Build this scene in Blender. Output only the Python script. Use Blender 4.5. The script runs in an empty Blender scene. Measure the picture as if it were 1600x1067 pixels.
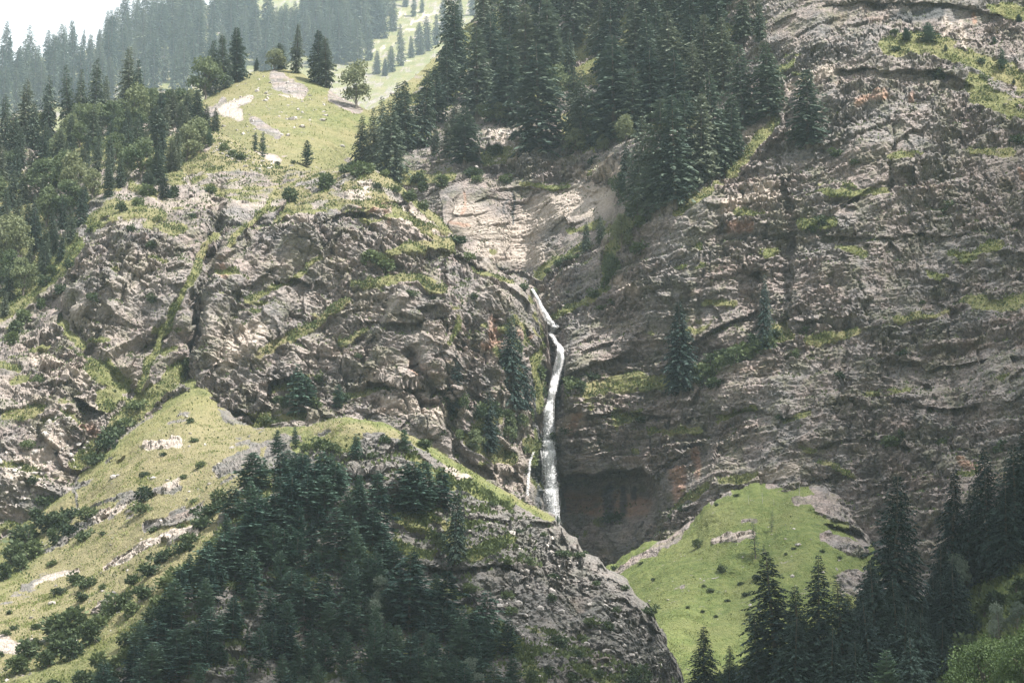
import bpy, math, random
import numpy as np
R_ = math.radians
random.seed(7); RNG = np.random.default_rng(11)
scene = bpy.context.scene
COL = scene.collection
# ------------------------------------------------------------------ camera
HF, PITCH, CAMZ = R_(24.0), R_(12.0), 2.0
cd = bpy.data.cameras.new('camera'); cam = bpy.data.objects.new('camera', cd); COL.objects.link(cam)
cd.sensor_width = 36.0; cd.angle = HF; cd.clip_start = 1.0; cd.clip_end = 20000.0
cam.location = (0, 0, CAMZ); cam.rotation_euler = (R_(90) + PITCH, 0, 0)
scene.camera = cam
# ------------------------------------------------------------------ light
SUN_EL, SUN_AZ = R_(60.0), R_(118.0)            # azimuth from +Y (view direction) towards +X
SUN_DIR = np.array([math.sin(SUN_AZ) * math.cos(SUN_EL), math.cos(SUN_AZ) * math.cos(SUN_EL), math.sin(SUN_EL)])
world = bpy.data.worlds.new('World'); scene.world = world; world.use_nodes = True
wn = world.node_tree; wn.nodes.clear()
sky = wn.nodes.new('ShaderNodeTexSky'); sky.sky_type = 'NISHITA'; sky.sun_disc = False
sky.sun_elevation = SUN_EL; sky.sun_rotation = SUN_AZ; sky.air_density = 1.0; sky.dust_density = 4.0; sky.altitude = 2500
bg = wn.nodes.new('ShaderNodeBackground'); bg.inputs['Strength'].default_value = 0.066
wo = wn.nodes.new('ShaderNodeOutputWorld')
# thin bright cloud veil over the whole sky
tc = wn.nodes.new('ShaderNodeTexCoord'); nz = wn.nodes.new('ShaderNodeTexNoise'); nz.inputs['Scale'].default_value = 2.2; nz.inputs['Detail'].default_value = 5
wn.links.new(tc.outputs['Generated'], nz.inputs['Vector'])
mr = wn.nodes.new('ShaderNodeMapRange'); wn.links.new(nz.outputs[0], mr.inputs[0])
for i_, q_ in enumerate((0.3, 0.7, 0.8, 1.0)): mr.inputs[1 + i_].default_value = q_
mxw = wn.nodes.new('ShaderNodeMix'); mxw.data_type = 'RGBA'; wn.links.new(mr.outputs[0], mxw.inputs[0]); wn.links.new(sky.outputs[0], mxw.inputs[6])
mxw.inputs[7].default_value = (7.6, 7.7, 7.85, 1)
wn.links.new(mxw.outputs[2], bg.inputs[0]); wn.links.new(bg.outputs[0], wo.inputs[0])
sl = bpy.data.lights.new('sun', 'SUN'); so = bpy.data.objects.new('sun', sl); COL.objects.link(so)
sl.energy = 5.0; sl.angle = R_(0.6); sl.color = (1.0, 0.945, 0.88)
from mathutils import Vector
so.rotation_euler = Vector(SUN_DIR).to_track_quat('Z', 'Y').to_euler()
so.location = (0, 0, 1500)
scene.view_settings.view_transform = 'Standard'; scene.view_settings.look = 'None'
scene.view_settings.gamma = 1.0; scene.view_settings.use_curve_mapping = False
scene.view_settings.exposure = 1.6
scene.render.engine = 'CYCLES'
cy = scene.cycles
cy.use_denoising = True
try:
    cy.denoiser = 'OPENIMAGEDENOISE'; cy.denoising_input_passes = 'RGB_ALBEDO_NORMAL'; cy.denoising_prefilter = 'ACCURATE'
except Exception: pass
cy.max_bounces = 5; cy.diffuse_bounces = 3; cy.glossy_bounces = 1; cy.transmission_bounces = 2; cy.volume_bounces = 1
cy.transparent_max_bounces = 48; cy.caustics_reflective = False; cy.caustics_refractive = False
HAZE_DENSITY = 0.00005

# ------------------------------------------------------------------ helpers
FP = 800.0 / math.tan(HF / 2)
FWD = np.array([0, math.cos(PITCH), math.sin(PITCH)]); UPV = np.array([0, -math.sin(PITCH), math.cos(PITCH)])
CAM = np.array([0, 0, CAMZ])
def at(px, py, d):
    """the place d metres out along the view axis that shows at (px, py) of the photograph"""
    px = np.asarray(px, float); py = np.asarray(py, float); d = np.asarray(d, float)
    a = (px - 800.0) / FP; b = (533.5 - py) / FP
    v = a[..., None] * np.array([1.0, 0, 0]) + b[..., None] * UPV + FWD
    return CAM + v * d[..., None]

_perm = RNG.permutation(256).astype(np.int32); _perm = np.concatenate([_perm, _perm])
_g = RNG.normal(size=(256, 3)); _g = (_g / np.linalg.norm(_g, axis=1)[:, None]).astype(np.float32)
def noise(x, y, z, seed=0):
    """3D gradient noise, about -1..1"""
    x = np.asarray(x, np.float32) + np.float32(seed * 17.31); y = np.asarray(y, np.float32) + np.float32(seed * 5.77); z = np.asarray(z, np.float32) - np.float32(seed * 9.13)
    fx = np.floor(x); fy = np.floor(y); fz = np.floor(z)
    ix = fx.astype(np.int32) & 255; iy = fy.astype(np.int32) & 255; iz = fz.astype(np.int32) & 255
    x = x - fx; y = y - fy; z = z - fz
    u = x * x * x * (x * (x * 6 - 15) + 10); v = y * y * y * (y * (y * 6 - 15) + 10); w = z * z * z * (z * (z * 6 - 15) + 10)
    def c(dx, dy, dz):
        h = _perm[_perm[_perm[(ix + dx) & 255] + ((iy + dy) & 255)] + ((iz + dz) & 255)]
        g = _g[h]
        return g[..., 0] * (x - dx) + g[..., 1] * (y - dy) + g[..., 2] * (z - dz)
    def lx(dy, dz): a = c(0, dy, dz); return a + u * (c(1, dy, dz) - a)
    a0 = lx(0, 0); a0 = a0 + v * (lx(1, 0) - a0)
    a1 = lx(0, 1); a1 = a1 + v * (lx(1, 1) - a1)
    return (a0 + w * (a1 - a0)) * 1.5
def fbm(x, y, z, o=3, seed=0, gain=0.5):
    s = 0; a = 1.0; f = 1.0
    for k in range(o):
        s = s + a * noise(x * f, y * f, z * f, seed + k * 3); a *= gain; f *= 2.03
    return s
def cells(x, y, z, seed=0):
    """worley: (second minus first distance, value of the nearest cell, a tilted facet for it)"""
    x = np.asarray(x, np.float32); y = np.asarray(y, np.float32); z = np.asarray(z, np.float32)
    fx = np.floor(x - 0.5); fy = np.floor(y - 0.5); fz = np.floor(z - 0.5)
    d1 = np.full(x.shape, 9, np.float32); d2 = d1.copy(); val = np.zeros(x.shape, np.float32); fac = val.copy()
    tab = np.random.default_rng(seed).random((512, 7)).astype(np.float32)
    for dx in (0, 1):
        for dy in (0, 1):
            for dz in (0, 1):
                cx = fx + dx; cy_ = fy + dy; cz = fz + dz
                h = _perm[_perm[_perm[(cx.astype(np.int32) + seed) & 255] + (cy_.astype(np.int32) & 255)] + (cz.astype(np.int32) & 255)]
                t = tab[h]
                ex = x - (cx + 0.15 + 0.7 * t[..., 0]); ey = y - (cy_ + 0.15 + 0.7 * t[..., 1]); ez = z - (cz + 0.15 + 0.7 * t[..., 2])
                d = ex * ex + ey * ey + ez * ez
                near = d < d1
                d2 = np.where(near, d1, np.minimum(d2, d)); val = np.where(near, t[..., 3], val)
                fac = np.where(near, ex * (t[..., 4] - .5) + ey * (t[..., 5] - .5) + ez * (t[..., 6] - 0.35), fac); d1 = np.where(near, d, d1)
    return np.sqrt(d2) - np.sqrt(d1), val, fac
def sstep(a, b, x):
    t = np.clip((x - a) / (b - a), 0, 1); return t * t * (3 - 2 * t)
def line_dist(pts, X, Y):
    """distance to a polyline, and signed offset (positive below it)"""
    best = np.full(X.shape, 1e9); sg = np.zeros(X.shape)
    for (x0, y0), (x1, y1) in zip(pts[:-1], pts[1:]):
        dx, dy = x1 - x0, y1 - y0; L2 = dx * dx + dy * dy + 1e-9
        t = np.clip(((X - x0) * dx + (Y - y0) * dy) / L2, 0, 1)
        ex = X - x0 - t * dx; ey = Y - y0 - t * dy
        d = np.hypot(ex, ey); n = d < best
        s = np.sign(dx * (Y - y0) - dy * (X - x0)) * (1 if dx >= 0 else -1)
        best = np.where(n, d, best); sg = np.where(n, s, sg)
    return best, best * sg
def in_poly(pts, X, Y):
    ins = np.zeros(np.shape(X), bool); n = len(pts); j = n - 1
    for i in range(n):
        xi, yi = pts[i]; xj, yj = pts[j]
        c = ((yi > Y) != (yj > Y)) & (X < (xj - xi) * (Y - yi) / (yj - yi + 1e-9) + xi)
        ins ^= c; j = i
    return ins
def tps(ctrl):
    P = np.array(ctrl, float); q = P[:, :2] / 100.0; n = len(q)
    def K(r2): return 0.5 * r2 * np.log(r2 + 1e-9)
    D = ((q[:, None] - q[None]) ** 2).sum(-1)
    A = np.zeros((n + 3, n + 3)); A[:n, :n] = K(D) + np.eye(n) * 0.02
    A[:n, n] = 1; A[:n, n + 1:] = q; A[n, :n] = 1; A[n + 1:, :n] = q.T
    w = np.linalg.solve(A, np.concatenate([P[:, 2], np.zeros(3)]))
    def f(X, Y):
        X = np.asarray(X, float) / 100; Y = np.asarray(Y, float) / 100
        o = w[n] + w[n + 1] * X + w[n + 2] * Y
        for i in range(n): o = o + w[i] * K((X - q[i, 0]) ** 2 + (Y - q[i, 1]) ** 2)
        return o
    return f
def mesh_from(name, V, F, smooth=False):
    """V (n,3); F (m,k) integer faces"""
    V = np.ascontiguousarray(V, np.float32); F = np.ascontiguousarray(F, np.int32); k = F.shape[1]
    me = bpy.data.meshes.new(name)
    me.vertices.add(len(V)); me.vertices.foreach_set('co', V.ravel())
    me.loops.add(F.size); me.loops.foreach_set('vertex_index', F.ravel())
    me.polygons.add(len(F)); me.polygons.foreach_set('loop_start', np.arange(0, F.size, k, dtype=np.int32))
    me.polygons.foreach_set('use_smooth', np.full(len(F), smooth))
    me.update(calc_edges=True)
    return me
def point_attr(me, name, vals):
    a = me.attributes.new(name, 'FLOAT', 'POINT'); a.data.foreach_set('value', np.ascontiguousarray(vals, np.float32).ravel())
def link(name, me, mat=None, parent=None, kind=None):
    o = bpy.data.objects.new(name, me); COL.objects.link(o)
    if mat is not None and not me.materials: me.materials.append(mat)
    if parent is not None: o.parent = parent
    if kind: o['kind'] = kind
    return o

# ------------------------------------------------------------------ materials
class NT:
    def __init__(s, name):
        s.m = bpy.data.materials.new(name); s.m.use_nodes = True; s.t = s.m.node_tree; s.t.nodes.clear()
        s.out = s.n('ShaderNodeOutputMaterial')
    def n(s, typ, **kw):
        nd = s.t.nodes.new(typ)
        for k, v in kw.items(): setattr(nd, k, v)
        return nd
    def l(s, a, b): s.t.links.new(a, b)
    def set(s, sock, v):
        if hasattr(v, 'is_output'): s.l(v, sock)
        else: sock.default_value = v
    def math(s, op, a, b=None, c=None, clamp=False):
        nd = s.n('ShaderNodeMath', operation=op); nd.use_clamp = clamp
        s.set(nd.inputs[0], a)
        if b is not None: s.set(nd.inputs[1], b)
        if c is not None: s.set(nd.inputs[2], c)
        return nd.outputs[0]
    def mix(s, f, a, b, blend='MIX'):
        nd = s.n('ShaderNodeMix', data_type='RGBA', blend_type=blend)
        s.set(nd.inputs[0], f)
        for sock, v in ((nd.inputs[6], a), (nd.inputs[7], b)):
            if hasattr(v, 'is_output'): s.l(v, sock)
            else: sock.default_value = (*v, 1)
        return nd.outputs[2]
    def noise(s, vec, scale, detail=4, rough=0.6, dist=0.0):
        nd = s.n('ShaderNodeTexNoise'); s.l(vec, nd.inputs['Vector'])
        nd.inputs['Scale'].default_value = scale; nd.inputs['Detail'].default_value = detail
        nd.inputs['Roughness'].default_value = rough; nd.inputs['Distortion'].default_value = dist
        return nd.outputs[0]
    def ramp(s, f, stops):
        nd = s.n('ShaderNodeValToRGB'); s.l(f, nd.inputs[0]); e = nd.color_ramp.elements
        while len(e) < len(stops): e.new(0.5)
        for el, (p, c) in zip(e, stops): el.position = p; el.color = (*c, 1) if len(c) == 3 else c
        return nd.outputs[0]
    def attr(s, name): return s.n('ShaderNodeAttribute', attribute_name=name).outputs['Fac']
    def scale_vec(s, vec, sc, rot=(0, 0, 0)):
        nd = s.n('ShaderNodeMapping'); s.l(vec, nd.inputs[0]); nd.inputs['Scale'].default_value = sc; nd.inputs['Rotation'].default_value = rot
        return nd.outputs[0]
    def maprange(s, v, a, b, c=0.0, d=1.0):
        nd = s.n('ShaderNodeMapRange', interpolation_type='SMOOTHSTEP'); s.l(v, nd.inputs[0])
        for i, q in enumerate((a, b, c, d)): nd.inputs[1 + i].default_value = q
        return nd.outputs[0]

def mountain_material():
    t = NT('mountain')
    pos = t.n('ShaderNodeNewGeometry').outputs['Position']
    strat = t.scale_vec(pos, (0.35, 0.35, 1.6), (0, R_(-9), 0))
    n1 = t.noise(pos, 0.045, 5, 0.6)
    n2 = t.noise(strat, 0.35, 6, 0.68, 0.6)
    n3 = t.noise(pos, 1.3, 5, 0.7)
    n5 = t.noise(pos, 0.55, 8, 0.78)
    rock = t.ramp(n2, [(0.27, (0.075, 0.078, 0.082)), (0.43, (0.155, 0.148, 0.146)), (0.56, (0.24, 0.218, 0.209)), (0.75, (0.37, 0.33, 0.311))])
    rock = t.mix(t.maprange(n1, 0.40, 0.62, 0.0, 0.6), rock, (0.27, 0.215, 0.193))
    rock = t.mix(t.maprange(t.noise(pos, 0.11, 6, 0.65), 0.48, 0.62, 0.0, 0.45), rock, (0.33, 0.26, 0.232))
    rock = t.mix(t.maprange(n5, 0.52, 0.66, 0.0, 0.8), rock, (0.055, 0.06, 0.055))
    rock = t.mix(t.maprange(n5, 0.45, 0.30, 0.0, 0.75), rock, (0.40, 0.36, 0.335))
    rock = t.mix(t.maprange(n3, 0.52, 0.70, 0.0, 0.7), rock, (0.06, 0.063, 0.06))
    # dull lichen and thin plant growth on the rock
    n4 = t.noise(pos, 0.13, 8, 0.76)
    rock = t.mix(t.maprange(n4, 0.48, 0.60, 0.0, 0.62), rock, t.mix(n3, (0.05, 0.058, 0.03), (0.17, 0.17, 0.085)))
    rock = t.mix(t.math('MULTIPLY', t.attr('grey_tone'), t.maprange(n5, 0.2, 0.6, 0.35, 0.85), clamp=True), rock, t.mix(n3, (0.075, 0.078, 0.074), (0.165, 0.160, 0.148)))  # greyer, darker rock tone, set per landform
    vor = t.n('ShaderNodeTexVoronoi', feature='DISTANCE_TO_EDGE'); t.l(t.scale_vec(pos, (0.5, 0.5, 1.15), (0.25, R_(-14), 0.4)), vor.inputs['Vector']); vor.inputs['Scale'].default_value = 0.8
    vor2 = t.n('ShaderNodeTexVoronoi', feature='DISTANCE_TO_EDGE'); t.l(t.scale_vec(pos, (1.0, 1.0, 2.2), (0.1, R_(20), 0.9)), vor2.inputs['Vector']); vor2.inputs['Scale'].default_value = 0.9
    ck = t.maprange(vor.outputs['Distance'], 0.0, 0.07); ck2 = t.maprange(vor2.outputs['Distance'], 0.0, 0.09)
    rock = t.mix(t.math('MULTIPLY', t.math('SUBTRACT', 1.0, ck), 0.6), rock, (0.075, 0.071, 0.068))
    rock = t.mix(t.math('MULTIPLY', t.math('SUBTRACT', 1.0, ck2), 0.3), rock, (0.09, 0.085, 0.08))
    pale = t.attr('pale'); stain = t.attr('stain'); wet_dark = t.attr('wet_dark'); grass = t.attr('grass')
    palec = t.mix(t.maprange(n3, 0.35, 0.65), (0.31, 0.265, 0.225), (0.44, 0.385, 0.34))
    rock = t.mix(t.math('MULTIPLY', pale, 0.8, clamp=True), rock, palec)
    rock = t.mix(t.math('MULTIPLY', stain, t.maprange(n2, 0.3, 0.6, 0.15, 0.75), clamp=True), rock, (0.32, 0.195, 0.14))
    rock = t.mix(t.math('MULTIPLY', wet_dark, 0.85, clamp=True), rock, (0.055, 0.062, 0.066))
    g1 = t.noise(pos, 0.05, 4, 0.6); g2 = t.noise(pos, 0.5, 5, 0.7); g3 = t.noise(pos, 2.2, 3, 0.7)
    gc = t.ramp(g2, [(0.30, (0.050, 0.066, 0.024)), (0.48, (0.105, 0.122, 0.043)), (0.68, (0.18, 0.18, 0.075))])
    gc = t.mix(t.maprange(g1, 0.44, 0.66, 0.0, 0.6), gc, (0.20, 0.175, 0.088))
    gc = t.mix(t.math('MULTIPLY', t.attr('lush'), 0.75), gc, t.mix(g2, (0.062, 0.105, 0.02), (0.15, 0.205, 0.05)))
    dry = t.attr('dry')
    gc = t.mix(t.math('MULTIPLY', dry, 0.75, clamp=True), gc, t.mix(g2, (0.125, 0.11, 0.055), (0.27, 0.228, 0.14)))
    gc = t.mix(t.maprange(g3, 0.5, 0.72, 0, 0.6), gc, (0.045, 0.065, 0.022))
    bare = t.noise(pos, 0.28, 6, 0.72)
    gf = t.math('ADD', grass, t.math('MULTIPLY', t.math('SUBTRACT', bare, 0.5), 1.5))
    gf = t.math('ADD', gf, t.math('MULTIPLY', t.math('SUBTRACT', n3, 0.5), 0.9))
    gf = t.maprange(gf, 0.40, 0.62)
    col = t.mix(gf, rock, gc)
    b = t.n('ShaderNodeBsdfPrincipled'); t.l(col, b.inputs['Base Color'])
    b.inputs['Roughness'].default_value = 0.92; b.inputs['Specular IOR Level'].default_value = 0.2
    bmp = t.n('ShaderNodeBump'); bmp.inputs['Strength'].default_value = 0.8; bmp.inputs['Distance'].default_value = 0.5
    hsum = t.math('ADD', t.math('ADD', t.noise(pos, 1.1, 6, 0.7), t.math('MULTIPLY', t.math('ADD', ck, ck2), 0.35)), t.math('MULTIPLY', t.noise(pos, 4.0, 3, 0.6), 0.3))
    t.l(hsum, bmp.inputs['Height']); t.l(bmp.outputs[0], b.inputs['Normal'])
    t.l(b.outputs[0], t.out.inputs[0])
    return t.m
M_MOUNTAIN = mountain_material()

def leaf_material(name, dark, light, trans=0.25, tipc=None):
    t = NT(name)
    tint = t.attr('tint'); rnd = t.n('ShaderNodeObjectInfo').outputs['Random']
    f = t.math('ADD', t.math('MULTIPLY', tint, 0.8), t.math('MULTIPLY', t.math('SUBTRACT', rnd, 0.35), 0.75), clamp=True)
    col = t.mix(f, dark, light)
    if tipc: col = t.mix(t.math('MULTIPLY', t.maprange(rnd, 0.55, 1.0), 0.5), col, tipc)
    d = t.n('ShaderNodeBsdfPrincipled'); t.l(col, d.inputs['Base Color']); d.inputs['Roughness'].default_value = 0.7; d.inputs['Specular IOR Level'].default_value = 0.25
    tr = t.n('ShaderNodeBsdfTranslucent'); t.l(col, tr.inputs[0])
    mx = t.n('ShaderNodeMixShader'); mx.inputs[0].default_value = trans
    t.l(d.outputs[0], mx.inputs[1]); t.l(tr.outputs[0], mx.inputs[2]); t.l(mx.outputs[0], t.out.inputs[0])
    return t.m
def bark_material():
    t = NT('bark'); pos = t.n('ShaderNodeTexCoord').outputs['Object']
    n = t.noise(t.scale_vec(pos, (3, 3, 0.6)), 2.0, 4, 0.7)
    b = t.n('ShaderNodeBsdfPrincipled'); t.l(t.mix(n, (0.05, 0.042, 0.036), (0.17, 0.145, 0.12)), b.inputs['Base Color']); b.inputs['Roughness'].default_value = 0.95
    t.l(b.outputs[0], t.out.inputs[0]); return t.m
def dead_material():
    t = NT('dead_wood'); pos = t.n('ShaderNodeTexCoord').outputs['Object']
    n = t.noise(t.scale_vec(pos, (4, 4, 0.8)), 2.0, 4, 0.7)
    b = t.n('ShaderNodeBsdfPrincipled'); t.l(t.mix(n, (0.22, 0.20, 0.18), (0.48, 0.45, 0.42)), b.inputs['Base Color']); b.inputs['Roughness'].default_value = 0.9
    t.l(b.outputs[0], t.out.inputs[0]); return t.m
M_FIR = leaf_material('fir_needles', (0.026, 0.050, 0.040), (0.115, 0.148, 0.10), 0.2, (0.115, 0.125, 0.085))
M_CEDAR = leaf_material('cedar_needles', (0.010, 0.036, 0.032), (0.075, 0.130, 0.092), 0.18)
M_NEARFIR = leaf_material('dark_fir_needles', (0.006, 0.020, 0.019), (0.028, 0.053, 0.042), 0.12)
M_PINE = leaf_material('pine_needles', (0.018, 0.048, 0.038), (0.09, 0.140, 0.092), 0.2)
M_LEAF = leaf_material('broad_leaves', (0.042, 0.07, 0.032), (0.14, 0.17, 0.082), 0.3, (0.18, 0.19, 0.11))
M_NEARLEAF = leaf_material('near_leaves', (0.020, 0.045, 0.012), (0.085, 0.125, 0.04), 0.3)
M_SILVER = leaf_material('silvery_leaves', (0.055, 0.08, 0.058), (0.17, 0.205, 0.155), 0.3)
M_SHRUB = leaf_material('shrub_leaves', (0.024, 0.043, 0.022), (0.085, 0.115, 0.05), 0.25, (0.11, 0.14, 0.055))
M_BARK = bark_material(); M_DEAD = dead_material()

# ------------------------------------------------------------------ the mountain, landform by landform
SURF = {}
def landform(name, px0, px1, step, top, bot, ctrl, rows_at, feats=(), cov=0.0, veg=(), bare=(), pale=(), stain=(), wet_dark=(), dry=(), dry0=0.0,
             rock=1.0, tilt=0.12, vert=1.0, back=(60, -0.45, 14), slopeveg=1.0, seed=0, jag=1.0, smoothtop=18.0, lay=1.0, pale0=0.0, skirt=0.7, cover=(), smooth=(), lush=0.0, tilt2=0.0, wings=False, grey_tone=0.0, ribs=0.0, facet=1.0):
    xs = np.arange(px0, px1 + step, step); wing = np.array([8, 20, 40, 70, 110, 160, 220, 300.0])
    if wings: xs = np.concatenate([px0 - wing[::-1], xs, px1 + step + wing])
    tx, ty = zip(*top); tops = np.interp(xs, tx, ty)
    if np.ndim(bot) == 0: bots = np.full_like(xs, bot)
    else: bx, by = zip(*bot); bots = np.interp(xs, bx, by)
    # a slightly uneven crest
    tops = tops + 2.5 * jag * noise(xs / 23.0, 0 * xs, 0 * xs + seed, 5) + 1.2 * jag * noise(xs / 7.0, 0 * xs, 0 * xs + seed, 9)
    nr = max(8, int(rows_at / step))
    tt = np.linspace(0, 1, nr)
    X = np.repeat(xs[None], nr, 0); Y = bots[None] + (tops - bots)[None] * tt[:, None]
    f = tps(ctrl); D = f(np.clip(X, px0, px1), Y)
    wx = X + 7 * noise(X / 40, Y / 40, 0 * X, seed + 31) + 3 * noise(X / 12, Y / 12, 0 * X, seed + 32)
    wy = Y + 7 * noise(X / 40, Y / 40, 0 * X + 7, seed + 33) + 3 * noise(X / 12, Y / 12, 0 * X + 7, seed + 34)
    for ft in feats:
        k, pts = ft[0], ft[1]
        xsv = [p[0] for p in pts]; ysv = [p[1] for p in pts]
        d, s = line_dist(pts, wx, wy)
        if k == 'ledge':               # rock stands back below the line
            amp, dec = ft[2], ft[3]
            end = np.exp(-np.maximum(0, d - np.abs(s)) ** 2 / 200)
            along = sstep(min(xsv) - 12, min(xsv) + 12, X) * (1 - sstep(max(xsv) - 12, max(xsv) + 12, X))
            D = D + amp * along * sstep(-3, 3, s) * np.exp(-np.maximum(s, 0) / dec)
            D = D - 0.25 * amp * along * (1 - sstep(-2, 4, s)) * np.exp(-np.maximum(-s, 0) / (0.6 * dec))
        elif k == 'cut':               # a gully or chimney
            amp, w = ft[2], ft[3]; D = D + amp * np.exp(-(d / w) ** 2)
        elif k == 'step':              # everything right (or left) of a steep line stands back
            amp, w = ft[2], ft[3]
            sx = np.interp(wy, ysv, xsv) if ysv[0] < ysv[-1] else np.interp(-wy, [-q for q in ysv], xsv)
            inr = sstep(min(ysv) - 15, min(ysv) + 15, Y) * (1 - sstep(max(ysv) - 15, max(ysv) + 15, Y))
            sd = (wx - sx) * (1 if amp > 0 else -1)
            D = D + abs(amp) * inr * sstep(-2, 5, sd) * np.exp(-np.maximum(sd, 0) / w)
    ht = (Y - tops[None])
    D = D + 6.0 * np.clip(1 - ht / smoothtop, 0, 1) ** 2
    P = at(X, Y, D)
    # over the crest and down the far side
    bl, bs, bn = back
    dist = np.linspace(0, 1, bn + 1)[1:] ** 1.5 * bl
    outd = P[-1] - CAM; outd[:, 2] = 0; outd /= np.linalg.norm(outd, axis=1)[:, None]
    B = P[-1][None] + outd[None] * dist[:, None, None]
    B[:, :, 2] += (np.interp(xs, *bs) if np.ndim(bs) else bs) * (dist ** 1.15)[:, None]
    # under the lower edge, down to the valley floor
    sk = np.linspace(1, 0, 7)[:-1] ** 1.0
    S0 = P[0]; drop = S0[:, 2] + 6.0
    Sk = S0[None] - outd[None] * (skirt * drop)[None, :, None] * sk[:, None, None]
    Sk[:, :, 2] = S0[None, :, 2] - drop[None] * sk[:, None]
    G = np.concatenate([Sk, P, B], 0)
    ns = len(sk); n, m = G.shape[:2]
    gy = np.gradient(G, axis=0); gx = np.gradient(G, axis=1)
    N = np.cross(gx, gy); N /= np.linalg.norm(N, axis=2)[..., None] + 1e-9
    N[N[..., 2] < -0.2] *= -1 if name == '' else 1
    nz0 = N[..., 2].copy()
    def mask(lines, Xq, Yq):
        mval = np.zeros(Xq.shape)
        for pts, w in lines:
            d, _ = line_dist(pts if len(pts) > 1 else [pts[0], (pts[0][0] + 1, pts[0][1])], Xq, Yq)
            mval = np.maximum(mval, 1 - sstep(w * 0.45, w * 1.25, d))
        return mval
    def ext(A): return np.concatenate([np.repeat(A[:1], ns, 0), A, np.repeat(A[-1:], bn, 0)], 0)
    V = ext(mask(veg, wx, wy)); Bm = ext(mask(bare, wx, wy)); Pm = ext(mask(pale, wx, wy)); Sm = ext(mask(stain, wx, wy)); Wm = ext(mask(wet_dark, wx, wy)); Dm = ext(mask(dry, wx, wy))
    x, y, z = (G[..., i].astype(np.float32) for i in range(3))
    Bm = np.clip(Bm * (1.25 + 0.9 * fbm(x / 5, y / 5, z / 4, 2, seed + 27)) - 0.12, 0, 1.2)
    pre = cov + 0.42 * fbm(x / 26, y / 26, z / 20, 2, seed + 3) + 0.38 * fbm(x / 7, y / 7, z / 4, 2, seed + 17)
    for poly, dv in cover: pre = pre + dv * ext(in_poly(poly, wx, wy).astype(float))
    pre = pre + V * 0.62 - 1.2 * Bm
    soft = sstep(0.35, 0.75, pre)
    rk = rock * (1 - 0.88 * soft)
    # ---- relief
    q = 1.6 * noise(x / 19, y / 19, z / 19, seed + 1); q2 = 1.6 * noise(x / 19, y / 19, z / 19, seed + 2)
    h = z + (tilt + tilt2 * sstep(140, 250, z)) * (x - 50) + 0.8 * q
    big = 3.6 * fbm(x / 34, y / 34, z / 34, 2, seed + 4) + 1.8 * fbm(x / 13, y / 13, z / 15, 2, seed + 5)
    def saw(v): r = v - np.floor(v); return np.where(r < 0.8, r / 0.8, (1 - r) / 0.2) - 0.5
    md = 0.5 + 1.0 * noise(x / 26, y / 26, h / 7, seed + 6)
    l1 = saw(h / 6.5 + 0.4 * noise(x / 40, y / 40, z / 40, seed + 7)) * np.clip(md, 0, 1.3)
    l2 = saw(h / 2.3 + 0.4 * noise(x / 18, y / 18, z / 18, seed + 8)) * np.clip(0.5 + 1.1 * noise(x / 13, y / 13, h / 3, seed + 9), 0, 1.2)
    l3 = saw(h / 0.95 + 0.4 * noise(x / 8, y / 8, z / 8, seed + 18)) * np.clip(0.4 + 1.2 * noise(x / 8, y / 8, h / 2, seed + 19), 0, 1.2)
    xr = (x + q) + 0.35 * z
    cr = np.abs(noise(xr / 5.5, (y + q2) / 5.5, z / 20, seed + 10)); crack = np.clip(1 - cr / 0.09, 0, 1) * np.clip(0.4 + 1.4 * noise(x / 20, y / 20, z / 20, seed + 20), 0, 1)
    e0, v0, f0 = cells((x + 1.5 * q) / 9.0, (y + q2) / 9.0, h / 6.0, seed + 5)
    e1, v1, f1 = cells((x + q + 0.3 * z) / 3.8, (y + q2) / 3.8, h / 2.4, seed + 3)
    e2, v2, f2 = cells((x + 0.5 * q - 0.2 * z) / 1.5, (y + 0.5 * q2) / 1.5, h / 1.0, seed + 9)
    fine = 0.5 * noise(x / 0.9, y / 0.9, z / 0.7, seed + 12) + 0.9 * (0.25 - np.abs(noise(x / 2.2, y / 2.2, z / 1.4, seed + 16)))
    rough = 0.34 + 0.8 * sstep(-0.45, 0.45, noise(x / 30, y / 30, z / 22, seed + 13) + 0.4 * noise(x / 10, y / 10, z / 8, seed + 25))
    rk2 = rk * rough
    for poly, fv in smooth: rk2 = rk2 * (1 - (1 - fv) * ext(in_poly(poly, wx, wy).astype(float))); rk = rk * (1 - 0.6 * (1 - fv) * ext(in_poly(poly, wx, wy).astype(float)))
    disp = big * (0.35 + 0.65 * rk) + rk * (facet * (1.3 * (v0 - 0.5) + 3.4 * f0) + ribs * (0.5 - 2 * np.abs(noise((x - z) * 0.7 / 8 + 0.2 * q, y / 30, (x + z) * 0.7 / 45, seed + 26)))) + rk2 * (lay * (2.3 * l1 + 1.5 * l2 + 0.75 * l3) - vert * 1.6 * crack + 1.3 * (v1 - 0.5) + 2.2 * f1 + 0.8 * (v2 - 0.5) + 1.3 * f2 + fine)
    disp = disp + soft * (0.22 * noise(x / 1.6, y / 1.6, z / 1.3, seed + 14) + 0.65 * noise(x / 5, y / 5, z / 4, seed + 15) + 0.3 * (0.3 - np.abs(noise(x / 2.4, y / 2.4, z / 1.5, seed + 28))))
    fade = np.ones(n); fade[:ns] = 0; fade[ns + nr:] = np.linspace(0.8, 0.25, bn)
    hpx = np.concatenate([np.full((ns, m), 99.), np.clip(Y - tops[None], 0, 99), np.zeros((bn, m))], 0); disp = disp * (0.8 + 0.2 * sstep(0, 30, hpx))
    disp = disp * fade[:, None]
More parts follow.
